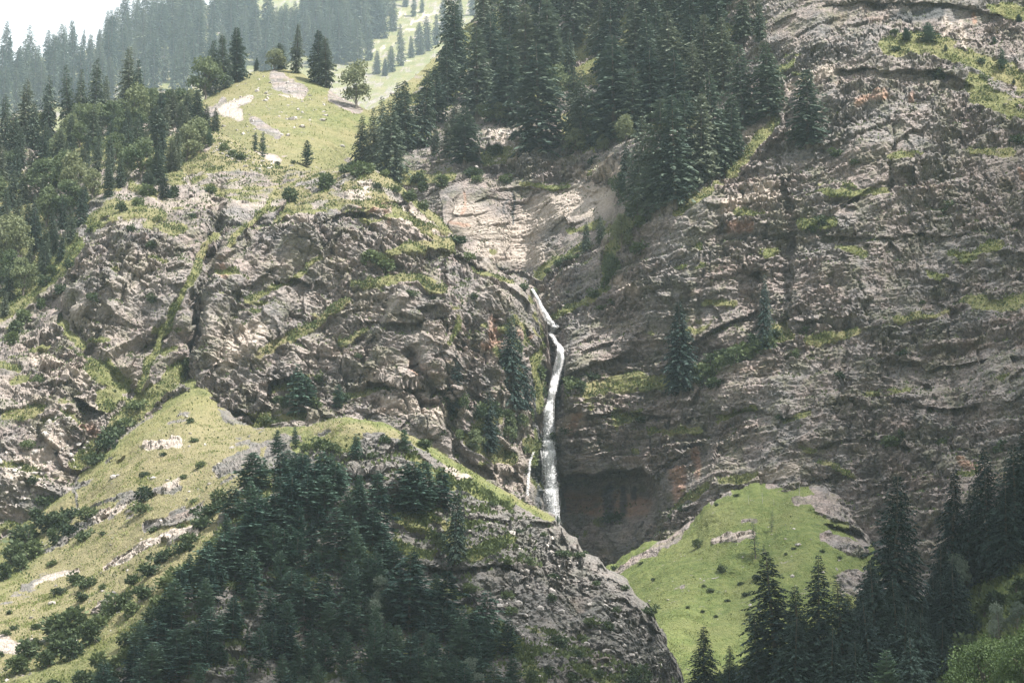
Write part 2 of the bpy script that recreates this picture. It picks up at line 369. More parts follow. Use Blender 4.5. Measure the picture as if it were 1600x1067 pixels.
    Hd = np.concatenate([np.repeat(-outd[None], n, 0)], 0); gent = sstep(0.74, 0.92, nz0)[..., None]; Hd = (Hd * 0.93 + N * 0.30) * (1 - gent) + N * 0.28 * gent
    G2 = G + Hd * disp[..., None]
    gy = np.gradient(G2, axis=0); gx = np.gradient(G2, axis=1)
    N2 = np.cross(gx, gy); N2 /= np.linalg.norm(N2, axis=2)[..., None] + 1e-9
    nzs = N2[..., 2]
    for _ in range(2):
        nzs = (nzs + np.roll(nzs, 1, 0) + np.roll(nzs, -1, 0) + np.roll(nzs, 1, 1) + np.roll(nzs, -1, 1)) / 5
    g = 0.62 * pre + slopeveg * 0.9 * (nzs - 0.70)
    g = np.where(soft > 0.5, np.maximum(g, 0.45 + 0.35 * soft), g) - 0.8 * Bm
    idx = np.arange(n * m).reshape(n, m)
    F = np.stack([idx[:-1, :-1], idx[:-1, 1:], idx[1:, 1:], idx[1:, :-1]], -1).reshape(-1, 4)
    me = mesh_from(name, G2.reshape(-1, 3), F)
    dn = noise(x / 30, y / 30, z / 30, seed + 21)
    for an, av in (('grass', np.clip(g, -1, 2)), ('pale', np.clip(Pm + pale0 * sstep(-.2, .5, noise(x / 18, y / 18, z / 12, seed + 22)), 0, 1)), ('stain', np.maximum(Sm, 0.22 * sstep(0.38, 0.7, noise(x / 11, y / 11, h / 4, seed + 23)))), ('wet_dark', Wm), ('lush', np.full(Wm.shape, lush)), ('grey_tone', np.full(Wm.shape, grey_tone)),
                   ('dry', np.clip(np.maximum(Dm, dry0 + 0.5 * dn), 0, 1))):
        point_attr(me, an, av)
    o = link(name, me, M_MOUNTAIN, None, 'structure')
    SURF[name] = dict(xs=xs, tops=tops, bots=bots, nr=nr, G=G2[ns:ns + nr], N=N2[ns:ns + nr], X=X, Y=Y, D=D, grass=g[ns:ns + nr], soft=soft[ns:ns + nr], base=N[ns:ns + nr])
    return o
def on(name, px, py):
    """(point on the landform, its distance) below pixel (px, py)"""
    s = SURF[name]; j = int(np.argmin(np.abs(s['xs'] - px)))
    t = (py - s['bots'][j]) / (s['tops'][j] - s['bots'][j]); i = int(np.clip(round(t * (s['nr'] - 1)), 0, s['nr'] - 1))
    return s['G'][i, j], s['D'][i, j]

exec_order = True
# far mountainside across the head of the valley, pale with haze
landform('far_mountainside', 200, 900, 5, [(200, 150), (300, 70), (345, 25), (380, -10), (430, -60), (560, -130), (900, -200)], 220,
         [(200, 220, 4185), (900, 220, 4185), (300, 80, 4725), (560, -100, 5265), (900, -150, 5400), (400, 40, 4860)], 320, cov=0.7, dry0=0.3, rock=1.5, seed=50, back=(300, -0.3, 6))
# forested slope behind the meadow
landform('forest_slope', -170, 900, 3.2,
         [(-170, 108), (0, 105), (60, 92), (120, 84), (200, 60), (260, 30), (320, 8), (400, 5), (430, 22), (470, 8), (520, -60), (620, -100), (900, -150)], [(-170, 330), (0, 300), (400, 220), (900, 220)],
         [(-150, 310, 2100), (0, 260, 2310), (200, 230, 2408), (400, 205, 2492), (600, 190, 2590), (720, 140, 2870), (900, 100, 3080), (0, 130, 3010), (200, 80, 3262), (400, 80, 3304), (600, 60, 3402),
          (700, 0, 3709), (430, 20, 3584), (400, -80, 3919), (700, -100, 4130), (900, -150, 4270), (-150, 130, 2968)], 260, cov=0.62, rock=0.8, dry0=0.25, seed=60, wings=True,
         pale=[([(560, 95), (610, 60), (650, 40)], 9), ([(590, 25), (640, 20), (700, 30)], 8), ([(640, 95), (600, 110)], 6)], back=(200, -0.3, 8), skirt=0.1)
# meadow with its round hillock
landform('meadow', 270, 860, 2.0,
         [(270, 200), (300, 172), (320, 155), (345, 137), (370, 124), (400, 112), (430, 108), (465, 112), (500, 128), (540, 156), (575, 174), (590, 166), (610, 150), (650, 118), (700, 72), (740, 40), (800, 0), (860, -30)],
         [(270, 300), (860, 300)],
         [(270, 290, 780), (480, 280, 755), (560, 275, 812), (700, 250, 870), (860, 250, 900), (800, 300, 890), (350, 220, 812), (480, 210, 822), (430, 180, 850), (330, 158, 900), (430, 112, 940), (550, 162, 890), (600, 190, 872), (650, 140, 960), (700, 80, 1060), (800, 20, 1150), (860, -20, 1200)],
         190, cov=0.95, rock=0.4, slopeveg=0.2, dry0=0.45, seed=70, jag=0.6,
         bare=[([(350, 165), (330, 178)], 9), ([(385, 160), (345, 172), (375, 182)], 8), ([(430, 125), (470, 145)], 12), ([(520, 150), (560, 170)], 10), ([(395, 190), (430, 210)], 6), ([(400, 240), (430, 250)], 9)],
         pale=[([(375, 140), (400, 150), (430, 160), (470, 168)], 14), ([(385, 160), (345, 172), (375, 182)], 8), ([(600, 128), (620, 135)], 6), ([(533, 228), (537, 229)], 3), ([(400, 240), (430, 250)], 9), ([(640, 100), (690, 95), (665, 110)], 9), ([(355, 200), (390, 225)], 8)], back=(60, -0.5, 8), skirt=-0.1)
# the big right-hand cliff with the gully wall and the wooded slope above it
landform('right_cliff', 540, 1725, 1.55,
         [(540, 292), (552, 262), (570, 240), (600, 205), (640, 150), (690, 96), (740, 20), (770, -50), (800, -70), (1725, -70)], [(540, 420), (700, 520), (800, 900), (1725, 930)],
         [(860, 850, 664), (862, 700, 662), (866, 640, 664), (876, 555, 674), (900, 875, 664), (960, 885, 654), (1000, 900, 640), (1100, 850, 612), (1200, 820, 604), (1300, 830, 594), (1400, 850, 580), (1600, 800, 560), (1725, 850, 545), (1725, 600, 595),
          (900, 760, 667), (1000, 750, 652), (1100, 740, 628), (1300, 700, 612), (1500, 650, 606), (1600, 600, 600), (800, 900, 700), (800, 700, 690),
          (880, 600, 664), (950, 600, 665), (1100, 600, 650), (1300, 550, 640), (1500, 500, 640), (1600, 450, 642), (840, 600, 684), (830, 500, 718), (852, 470, 704), (900, 480, 694), (1000, 450, 680),
          (1150, 420, 666), (1300, 400, 668), (1450, 350, 674), (1600, 300, 682), (830, 440, 742), (760, 420, 750), (700, 385, 755), (600, 420, 770), (540, 420, 770), (820, 340, 764), (720, 320, 766), (930, 320, 748), (700, 275, 780), (820, 250, 782), (920, 240, 774), (970, 300, 738),
          (1000, 330, 706), (985, 280, 724), (1100, 250, 710), (1170, 200, 720), (1250, 220, 704), (1300, 150, 714), (1450, 110, 722), (1450, 60, 738), (1600, 60, 745), (640, 270, 792), (590, 278, 784), (555, 262, 792),
          (640, 152, 905), (760, 180, 848), (760, 50, 970), (850, 100, 890), (850, 0, 960), (1000, 150, 800), (1000, 50, 850), (1000, -60, 900), (1150, 100, 758), (1150, 0, 785), (1300, 0, 760), (1300, -60, 775), (1600, -60, 775), (1725, 50, 735), (1725, 300, 672)],
         930, tilt=-0.06, tilt2=-0.34, grey_tone=0.2, seed=1, wings=True, cov=0.11, dry0=0.25, vert=0.8, lay=1.2, smooth=[([(680, 290), (760, 270), (960, 290), (960, 340), (840, 440), (700, 400)], 0.28), ([(880, 745), (1010, 740), (1040, 790), (980, 880), (880, 860)], 0.5), ([(1180, 10), (1560, 15), (1520, 80), (1200, 70)], 0.6)],
         feats=[('ledge', [(872, 745), (920, 740), (960, 737), (1003, 733), (1020, 745)], 15.0, 126), ('ledge', [(1020, 742), (1070, 700), (1110, 690)], 2.8, 69), ('ledge', [(880, 640), (960, 645), (1060, 655), (1160, 640), (1240, 650)], 2.2, 34),
                ('ledge', [(875, 592), (930, 568), (990, 545)], 3.3, 29), ('ledge', [(1055, 545), (1110, 520), (1180, 485)], 3.9, 34), ('ledge', [(1250, 500), (1300, 495), (1350, 480)], 4.4, 27), ('ledge', [(1100, 432), (1160, 425), (1230, 420)], 2.2, 27),
                ('ledge', [(1290, 366), (1400, 372), (1500, 366), (1600, 350)], 2.8, 34), ('ledge', [(1310, 108), (1400, 108), (1470, 112), (1515, 132)], 5.5, 46), ('ledge', [(1290, 15), (1360, 5), (1480, 8), (1560, 25)], 3.9, 69),
                ('ledge', [(1400, 625), (1480, 640), (1600, 622)], 3.3, 29), ('ledge', [(1380, 560), (1450, 575), (1540, 560)], 3.3, 25), ('ledge', [(1190, 790), (1300, 740), (1420, 770)], 1.7, 34), ('ledge', [(1270, 700), (1340, 680), (1420, 700), (1480, 740)], 3.3, 34),
                ('ledge', [(840, 238), (880, 236), (910, 240)], 2.8, 18), ('ledge', [(720, 268), (760, 265), (800, 262)], 2.2, 23), ('ledge', [(780, 300), (860, 292), (940, 300)], 1.7, 23),
                ('cut', [(1240, 120), (1212, 260), (1240, 360)], 2.0, 4), ('cut', [(1400, 180), (1382, 330)], 2.0, 4), ('cut', [(1100, 420), (1082, 560)], 2.0, 4), ('cut', [(1500, 400), (1480, 560), (1500, 680)], 2.0, 4), ('cut', [(1330, 500), (1310, 640), (1350, 760)], 2.2, 5),
                ('ledge', [(1010, 430), (1100, 370), (1240, 270), (1330, 200)], 1.9, 25), ('ledge', [(1040, 500), (1160, 440), (1300, 330), (1420, 260)], 1.7, 23), ('ledge', [(1120, 300), (1220, 215), (1300, 120)], 1.7, 20), ('step', [(1245, 360), (1235, 440), (1240, 520)], -9, 60), ('step', [(1190, 420), (1185, 560)], -5, 40), ('cut', [(838, 452), (860, 500), (868, 560), (862, 640), (858, 800)], 4, 14),
                ('cut', [(800, 270), (830, 350), (838, 450)], 5, 30)],
         veg=[([(1290, 300), (1380, 300)], 7), ([(1420, 430), (1480, 425)], 8), ([(1540, 480), (1600, 470)], 10), ([(1100, 480), (1150, 470)], 6), ([(1020, 680), (1090, 672)], 6), ([(1350, 620), (1420, 610)], 7), ([(1150, 330), (1200, 325)], 7), ([(1500, 230), (1580, 240)], 9), ([(1390, 250), (1440, 240)], 7), ([(1060, 420), (1100, 410)], 6), ([(845, 432), (900, 388), (955, 362)], 13), ([(890, 362), (935, 346)], 9), ([(870, 240), (930, 236)], 9), ([(820, 287), (885, 290)], 7), ([(920, 605), (1000, 592), (1045, 602)], 15), ([(1085, 585), (1150, 560), (1230, 522)], 20),
              ([(1262, 535), (1340, 520)], 10), ([(1410, 492), (1480, 478), (1535, 472)], 15), ([(1205, 112), (1240, 96)], 6), ([(1250, 352), (1300, 345)], 10), ([(1310, 388), (1350, 398)], 8), ([(1390, 72), (1460, 66), (1530, 98), (1600, 128)], 20),
              ([(1530, 140), (1610, 178)], 24), ([(1245, 700), (1320, 705)], 12), ([(1225, 660), (1260, 645)], 7), ([(985, 350), (955, 400), (950, 450)], 14), ([(862, 495), (930, 462), (990, 430)], 9), ([(1550, 8), (1620, 28)], 14),
              ([(580, 262), (650, 280), (700, 270)], 16), ([(600, 230), (660, 160), (740, 60)], 40), ([(1060, 330), (1130, 280), (1210, 190)], 9), ([(760, 250), (800, 240)], 10), ([(1330, 740), (1280, 720)], 8), ([(1120, 650), (1180, 640)], 6),
              ([(850, 120), (1000, 60), (1100, 40)], 60), ([(900, 200), (1000, 180), (1080, 180)], 30), ([(800, 100), (780, 0)], 40), ([(1150, 640), (1120, 660)], 5), ([(1100, 375), (1090, 385)], 7), ([(1490, 400), (1560, 385)], 12), ([(1200, 400), (1210, 395)], 8), ([(1180, 740), (1110, 755), (1060, 790)], 8)],
         pale=[([(720, 330), (800, 380), (850, 330), (930, 310)], 30), ([(770, 205), (790, 225), (800, 245)], 16), ([(1150, 215), (1180, 205)], 12), ([(830, 400), (760, 385)], 26), ([(900, 270), (960, 265)], 14), ([(1478, 28), (1482, 40), (1475, 62)], 5), ([(1503, 38), (1506, 75)], 6), ([(880, 660), (905, 660)], 12),
               ([(1240, 130), (1300, 110)], 14), ([(1200, 300), (1140, 320)], 16), ([(950, 440), (990, 460)], 10), ([(1180, 745), (1240, 735)], 12)],
         stain=[([(890, 785), (1000, 790)], 22), ([(1058, 740), (1056, 772)], 13), ([(1088, 705), (1092, 745)], 7), ([(905, 648), (895, 670)], 8), ([(725, 300), (722, 330)], 3), ([(700, 345), (735, 350)], 3), ([(890, 775), (940, 782)], 4), ([(1145, 355), (1170, 350)], 8), ([(1523, 25), (1528, 36)], 4), ([(1423, 140), (1425, 150)], 4), ([(1530, 735), (1500, 720)], 9), ([(1590, 270), (1595, 275)], 5), ([(1340, 165), (1380, 150)], 8)],
         wet_dark=[([(953, 765), (957, 815)], 9), ([(975, 765), (977, 800)], 6), ([(990, 760), (992, 780)], 4), ([(800, 305), (804, 350)], 2), ([(790, 312), (791, 335)], 1.2), ([(850, 700), (850, 780)], 14), ([(875, 560), (868, 620)], 7), ([(1470, 20), (1400, 30)], 10)], back=(120, ((770, 830), (-0.6, 0.3)), 8))
# the left-hand cliff, from the wooded shoulder to the fall
landform('left_cliff', -170, 905, 1.6,
         [(-170, 238), (0, 228), (100, 205), (200, 172), (280, 182), (330, 203), (370, 222), (410, 245), (440, 262), (490, 268), (520, 262), (550, 254), (575, 262), (600, 270), (650, 308), (690, 345), (720, 380), (760, 405), (790, 425), (830, 450), (842, 476), (852, 505), (860, 548), (868, 640), (880, 780), (905, 860)],
         [(-170, 930), (0, 890), (150, 760), (300, 660), (400, 720), (550, 730), (700, 780), (800, 830), (870, 860), (905, 900)],
         [(-170, 700, 590), (-170, 920, 545), (0, 880, 566), (150, 740, 592), (300, 640, 612), (400, 690, 606), (550, 700, 608), (700, 760, 612), (800, 800, 622), (870, 840, 655), (905, 870, 700), (0, 720, 588), (100, 650, 604),
          (0, 600, 618), (120, 560, 626), (100, 440, 665), (250, 560, 632), (330, 520, 632), (450, 520, 636), (600, 560, 630), (750, 600, 628), (820, 650, 640), (860, 640, 668), (880, 740, 684), (0, 450, 690), (0, 330, 765), (150, 300, 715), (300, 330, 688),
          (330, 215, 772), (450, 330, 684), (450, 420, 658), (560, 275, 705), (600, 420, 655), (650, 335, 688), (700, 440, 650), (720, 400, 676), (800, 520, 648), (825, 465, 676), (848, 520, 680), (0, 235, 850), (200, 185, 845), (300, 195, 808), (430, 268, 738), (-170, 450, 680), (-170, 330, 780), (-170, 240, 860)],
         520, tilt=0.35, seed=2, wings=True, cov=0.25, grey_tone=0.15, ribs=2.6, facet=1.5, cover=[([(310, 195), (450, 258), (560, 250), (660, 300), (560, 335), (400, 330), (300, 290)], 0.32)], smooth=[([(320, 195), (450, 258), (560, 250), (660, 300), (560, 335), (400, 335), (300, 300)], 0.4)], dry0=0.4, vert=1.35, lay=0.8, pale0=0.45,
         feats=[('cut', [(345, 300), (328, 400), (308, 480), (298, 590)], 9, 12), ('cut', [(303, 510), (297, 580)], 9, 7), ('step', [(690, 395), (700, 470), (705, 560)], 7, 40), ('ledge', [(668, 388), (720, 398), (760, 420)], 4, 26),
                ('ledge', [(335, 640), (400, 650), (420, 600), (470, 585)], 7, 26), ('ledge', [(540, 600), (600, 598), (680, 615)], 5, 22), ('step', [(775, 495), (780, 560)], 8, 22), ('ledge', [(560, 500), (640, 505), (700, 495)], 3, 24),
                ('ledge', [(480, 655), (560, 640), (640, 660), (690, 690)], 1.5, 26), ('cut', [(440, 300), (400, 370), (345, 420)], 5, 12), ('cut', [(600, 330), (540, 420), (480, 470), (420, 560)], 4, 14), ('step', [(268, 230), (300, 300)], 10, 40), ('cut', [(90, 480), (150, 560), (210, 620)], 5, 12),
                ('ledge', [(120, 620), (160, 650), (150, 700)], 8, 30), ('ledge', [(360, 460), (420, 430), (480, 440)], 5, 26), ('ledge', [(500, 345), (560, 330), (620, 350)], 4, 24), ('cut', [(640, 560), (700, 640), (720, 720)], 5, 14), ('cut', [(800, 640), (780, 760)], 6, 16), ('cut', [(560, 265), (500, 400), (440, 520)], 2.0, 4), ('cut', [(650, 330), (600, 480), (560, 600)], 2.0, 4), ('cut', [(720, 400), (740, 520), (730, 640)], 2.2, 5), ('cut', [(480, 300), (380, 450), (340, 560)], 2.2, 5), ('cut', [(250, 330), (190, 470), (110, 600)], 2.2, 5), ('cut', [(130, 420), (60, 560)], 2.2, 5), ('ledge', [(730, 720), (800, 740), (850, 720)], 5, 20)],
         veg=[([(120, 725), (200, 650), (285, 575)], 15), ([(350, 650), (420, 655)], 8), ([(335, 212), (385, 235), (430, 265)], 20), ([(145, 345), (205, 326), (275, 362)], 20), ([(150, 580), (185, 600), (165, 632)], 20), ([(335, 365), (300, 430), (255, 520), (215, 610)], 7), ([(705, 378), (640, 386), (580, 402)], 9), ([(555, 442), (640, 436), (690, 450)], 11), ([(530, 535), (570, 515)], 6),
              ([(540, 618), (600, 610)], 7), ([(470, 652), (400, 668)], 7), ([(555, 260), (620, 288), (690, 348), (720, 378)], 6), ([(430, 300), (395, 345), (360, 385)], 5), ([(480, 300), (430, 340)], 5), ([(620, 330), (660, 360)], 6), ([(90, 500), (130, 540)], 8), ([(60, 590), (20, 600)], 10),
              ([(60, 640), (10, 650)], 10), ([(740, 420), (800, 440)], 5), ([(400, 555), (470, 520), (540, 470)], 8), ([(430, 610), (500, 575)], 7), ([(0, 480), (60, 440), (110, 390)], 26), ([(100, 250), (200, 230), (280, 250)], 36), ([(0, 300), (60, 380)], 40), ([(500, 400), (450, 440), (390, 470)], 7),
              ([(560, 700), (640, 700)], 8), ([(760, 640), (740, 690), (800, 720)], 12), ([(840, 560), (845, 640)], 8), ([(820, 690), (835, 700)], 8), ([(240, 300), (210, 290)], 9), ([(720, 500), (700, 540)], 5), ([(0, 720), (60, 740)], 10), ([(0, 575), (30, 580)], 10)],
         pale=[([(340, 205), (400, 245), (430, 268)], 10), ([(560, 300), (640, 340), (690, 360)], 20), ([(350, 560), (400, 520)], 20), ([(600, 640), (680, 650)], 14), ([(60, 560), (130, 590)], 16), ([(820, 640), (850, 655)], 12), ([(20, 740), (90, 690)], 20)],
         dry=[([(320, 220), (430, 275), (600, 300)], 40), ([(400, 550), (540, 470)], 20)],
         stain=[([(772, 498), (776, 540)], 9), ([(755, 535), (778, 540)], 6), ([(640, 560), (650, 590)], 6), ([(570, 320), (620, 330)], 7), ([(345, 425), (352, 432)], 7), ([(810, 520), (825, 530)], 8), ([(130, 665), (150, 680)], 8), ([(600, 310), (610, 350)], 6)],
         wet_dark=[([(838, 600), (842, 780)], 8), ([(302, 515), (297, 580)], 6)], back=(55, -0.12, 10))  # the last streak only darkens the rock along the chimney slot
# the green hill under the right cliff
landform('grassy_hill', 900, 1520, 1.8,
         [(900, 900), (930, 888), (960, 880), (985, 862), (1010, 850), (1060, 830), (1100, 790), (1140, 766), (1180, 757), (1230, 753), (1270, 753), (1310, 768), (1345, 798), (1370, 838), (1390, 880), (1430, 905), (1520, 915)], 1090,
         [(930, 895, 620), (985, 865, 612), (1060, 832, 606), (1100, 792, 604), (1190, 760, 606), (1270, 757, 606), (1340, 800, 596), (1390, 890, 582), (1520, 920, 575), (985, 915, 583), (1060, 880, 578), (1000, 1000, 535), (1150, 950, 545), (1150, 1080, 495), (1300, 1000, 525), (1400, 1070, 510), (940, 1000, 570), (900, 1080, 560), (1190, 850, 572), (1300, 880, 560), (1500, 1080, 515)],
         280, cov=1.05, rock=0.7, slopeveg=0.1, seed=80, jag=2.5, dry0=-0.3,
         feats=[('cut', [(1230, 760), (1215, 800), (1190, 860), (1130, 940), (1080, 1000)], 3, 22), ('ledge', [(1270, 800), (1330, 820), (1350, 840)], 3, 20), ('ledge', [(1290, 820), (1345, 832)], 6, 14)],
         bare=[([(1115, 842), (1175, 838)], 6), ([(1290, 790), (1340, 800), (1352, 840)], 19), ([(1290, 838), (1320, 850), (1345, 866)], 9), ([(1330, 910), (1395, 930), (1450, 930)], 24), ([(940, 905), (990, 880), (1045, 848), (1080, 812)], 6), ([(1250, 785), (1300, 775)], 8), ([(1270, 757), (1330, 790), (1372, 850)], 9), ([(1110, 785), (1140, 768)], 4), ([(1200, 757), (1225, 756)], 4), ([(1180, 815), (1160, 815)], 4)],
         pale=[([(1115, 842), (1175, 838)], 6)], lush=0.5, back=(25, -0.3, 6))
# the wooded knoll and its grassy flank
landform('knoll', -170, 1125, 1.75,
         [(-170, 880), (0, 845), (60, 800), (130, 735), (200, 668), (250, 630), (285, 598), (310, 588), (345, 630), (375, 655), (400, 668), (440, 666), (480, 668), (510, 657), (545, 652), (600, 661), (660, 689), (700, 713), (760, 749), (820, 784), (856, 800), (868, 806), (876, 820), (890, 834), (902, 838), (912, 862), (935, 872), (948, 888), (975, 900), (992, 926), (1010, 940), (1022, 968), (1036, 988), (1046, 1020), (1060, 1044), (1068, 1070), (1125, 1110)], 1125,
         [(545, 655, 515), (470, 670, 540), (400, 675, 568), (346, 658, 596), (310, 585, 622), (250, 632, 612), (200, 670, 600), (130, 737, 586), (60, 802, 574), (0, 847, 566), (-170, 890, 550), (0, 950, 500), (-170, 1100, 440), (0, 1080, 440), (130, 1080, 425), (100, 960, 484),
          (200, 900, 488), (200, 800, 535), (300, 750, 535), (380, 740, 512), (300, 660, 585), (325, 850, 472), (250, 930, 455), (400, 900, 458), (500, 800, 476), (600, 760, 488), (650, 692, 512), (500, 1000, 440), (700, 900, 465), (700, 1080, 425), (800, 850, 484), (868, 812, 508),
          (850, 1000, 452), (950, 892, 500), (1000, 934, 494), (1040, 1004, 484), (1068, 1075, 474), (950, 1010, 464), (1120, 1120, 465), (500, 1120, 410), (900, 1120, 425), (250, 1120, 412)],
         470, cov=0.28, grey_tone=0.9, seed=3, wings=True, cover=[([(-200, 850), (60, 790), (200, 660), (310, 570), (350, 655), (400, 668), (470, 668), (420, 700), (375, 760), (330, 845), (250, 935), (120, 1130), (-200, 1130)], 0.43), ([(470, 660), (545, 645), (640, 680), (600, 710), (480, 705)], 0.4)], rock=0.85, tilt=-0.3, slopeveg=0.9, back=(60, -0.75, 12), lay=0.8,
         feats=[('ledge', [(835, 815), (870, 815), (885, 850)], 4, 20), ('ledge', [(430, 740), (520, 745), (600, 740)], 4, 30), ('ledge', [(700, 890), (790, 880), (850, 900)], 3, 24), ('ledge', [(230, 825), (290, 815), (330, 800)], 3, 14), ('cut', [(700, 740), (720, 820), (690, 900), (760, 1000)], 5, 20), ('cut', [(880, 850), (900, 950), (940, 1060)], 4, 22), ('ledge', [(640, 880), (700, 890)], 5, 24)],
         veg=[([(455, 672), (545, 660), (620, 672), (700, 718), (760, 753), (860, 806)], 9), ([(310, 590), (318, 650), (345, 690)], 16), ([(350, 690), (260, 730), (130, 790), (80, 820)], 16), ([(400, 682), (440, 676)], 8), ([(80, 820), (180, 740), (300, 670)], 14), ([(250, 870), (100, 930), (0, 990)], 22), ([(330, 860), (270, 930), (200, 1000), (120, 1070)], 16),
              ([(0, 930), (50, 900)], 14), ([(560, 880), (580, 860)], 14), ([(780, 990), (800, 1010), (840, 1060)], 18), ([(640, 720), (700, 760)], 14), ([(0, 1010), (90, 960), (200, 910)], 20), ([(200, 700), (270, 640)], 12), ([(730, 760), (800, 790)], 10), ([(470, 700), (540, 690)], 14), ([(740, 870), (800, 840)], 10), ([(900, 1050), (960, 1067)], 10)],
         bare=[([(170, 880), (240, 842), (305, 832)], 8), ([(140, 790), (200, 775), (280, 765)], 4), ([(0, 1010), (25, 1012)], 12), ([(40, 920), (120, 890)], 4), ([(230, 820), (310, 800)], 7), ([(780, 930), (900, 940), (1000, 1000)], 46), ([(840, 830), (880, 850)], 14), ([(880, 880), (960, 930)], 24), ([(520, 760), (560, 800), (600, 830)], 14), ([(230, 700), (280, 690)], 7), ([(340, 730), (400, 705)], 8), ([(690, 880), (660, 910)], 12), ([(100, 850), (130, 700)], 2), ([(150, 955), (180, 930)], 6)],
         pale=[([(170, 880), (240, 842), (305, 832)], 10), ([(0, 1010), (30, 1012)], 14), ([(150, 810), (220, 790)], 8), ([(230, 700), (290, 690)], 16), ([(120, 950), (160, 940)], 10), ([(700, 735), (760, 770)], 10), ([(60, 920), (140, 880)], 8), ([(330, 740), (260, 760)], 8)],
         dry=[([(100, 900), (330, 690)], 60), ([(80, 820), (300, 670)], 30), ([(0, 1000), (200, 900), (330, 780), (380, 700)], 70), ([(500, 665), (640, 690)], 14)])
# the near slope at lower right, in the shade
landform('near_slope', 1020, 1730, 2.2,
         [(1020, 1110), (1060, 1085), (1100, 1072), (1200, 1035), (1350, 990), (1450, 930), (1520, 865), (1600, 770), (1730, 640)], 1150,
         [(1020, 1110, 352), (1040, 1090, 350), (1200, 1090, 330), (1400, 1090, 310), (1600, 1090, 290), (1300, 1010, 350), (1450, 940, 362), (1600, 785, 380), (1600, 900, 340), (1730, 650, 405), (1730, 1000, 300), (1500, 1000, 332), (1500, 1150, 290), (1100, 1150, 335)],
         250, cov=1.1, seed=90, wings=True, rock=0.3, dry0=-0.2, lush=0.5, back=(60, -0.7, 8))
# valley floor, out to the horizon
gv = np.array([[-9000, -3000, 0], [9000, -3000, 0], [9000, 12000, 0], [-9000, 12000, 0]], float)
gme = mesh_from('ground', gv, np.array([[0, 1, 2, 3]])); 
for an, av in (('grass', 0.9), ('pale', 0), ('stain', 0), ('wet_dark', 0), ('lush', 0.3), ('grey_tone', 0), ('dry', 0.2)): point_attr(gme, an, np.full(4, av))
link('ground', gme, M_MOUNTAIN, None, 'structure')

# ------------------------------------------------------------------ plants: one of each shape, then copies
class Quads:
    def __init__(s): s.v = []; s.t = []
    def leafs(s, P, Dv, Sv, L, W, tint):
        """pointed four-cornered sprays: base P, along Dv, side Sv"""
        a = P; b = P + Dv * (L * 0.45)[:, None] + Sv * (W * 0.5)[:, None]; c = P + Dv * L[:, None]; d = P + Dv * (L * 0.5)[:, None] - Sv * (W * 0.5)[:, None]
        s.v.append(np.stack([a, b, c, d], 1)); s.t.append(np.repeat(tint[:, None], 4, 1))
    def mesh(s, name):
        V = np.concatenate(s.v).reshape(-1, 3); T = np.concatenate(s.t).ravel()
        me = mesh_from(name, V, np.arange(len(V)).reshape(-1, 4)); point_attr(me, 'tint', T); return me
def unit(v): return v / (np.linalg.norm(v, axis=-1)[..., None] + 1e-9)
def tubes(name, paths, sides=6):
    """paths: list of (points, radii)"""
    Vs, Fs, o = [], [], 0
    for P, r in paths:
        P = np.array(P, float); r = np.array(r, float); n = len(P); T = unit(np.gradient(P, axis=0))
        ref = np.where(np.abs(T[:, 2:3]) > 0.9, np.array([[1.0, 0, 0]]), np.array([[0, 0, 1.0]]))
        A = unit(np.cross(T, ref)); B = np.cross(T, A); an = np.linspace(0, 2 * np.pi, sides, endpoint=False)
        ring = P[:, None] + r[:, None, None] * (np.cos(an)[None, :, None] * A[:, None] + np.sin(an)[None, :, None] * B[:, None])
        Vs.append(ring.reshape(-1, 3)); i = np.arange(n * sides).reshape(n, sides) + o
        Fs.append(np.stack([i[:-1], np.roll(i[:-1], -1, 1), np.roll(i[1:], -1, 1), i[1:]], -1).reshape(-1, 4)); o += n * sides
    return mesh_from(name, np.concatenate(Vs), np.concatenate(Fs), True)
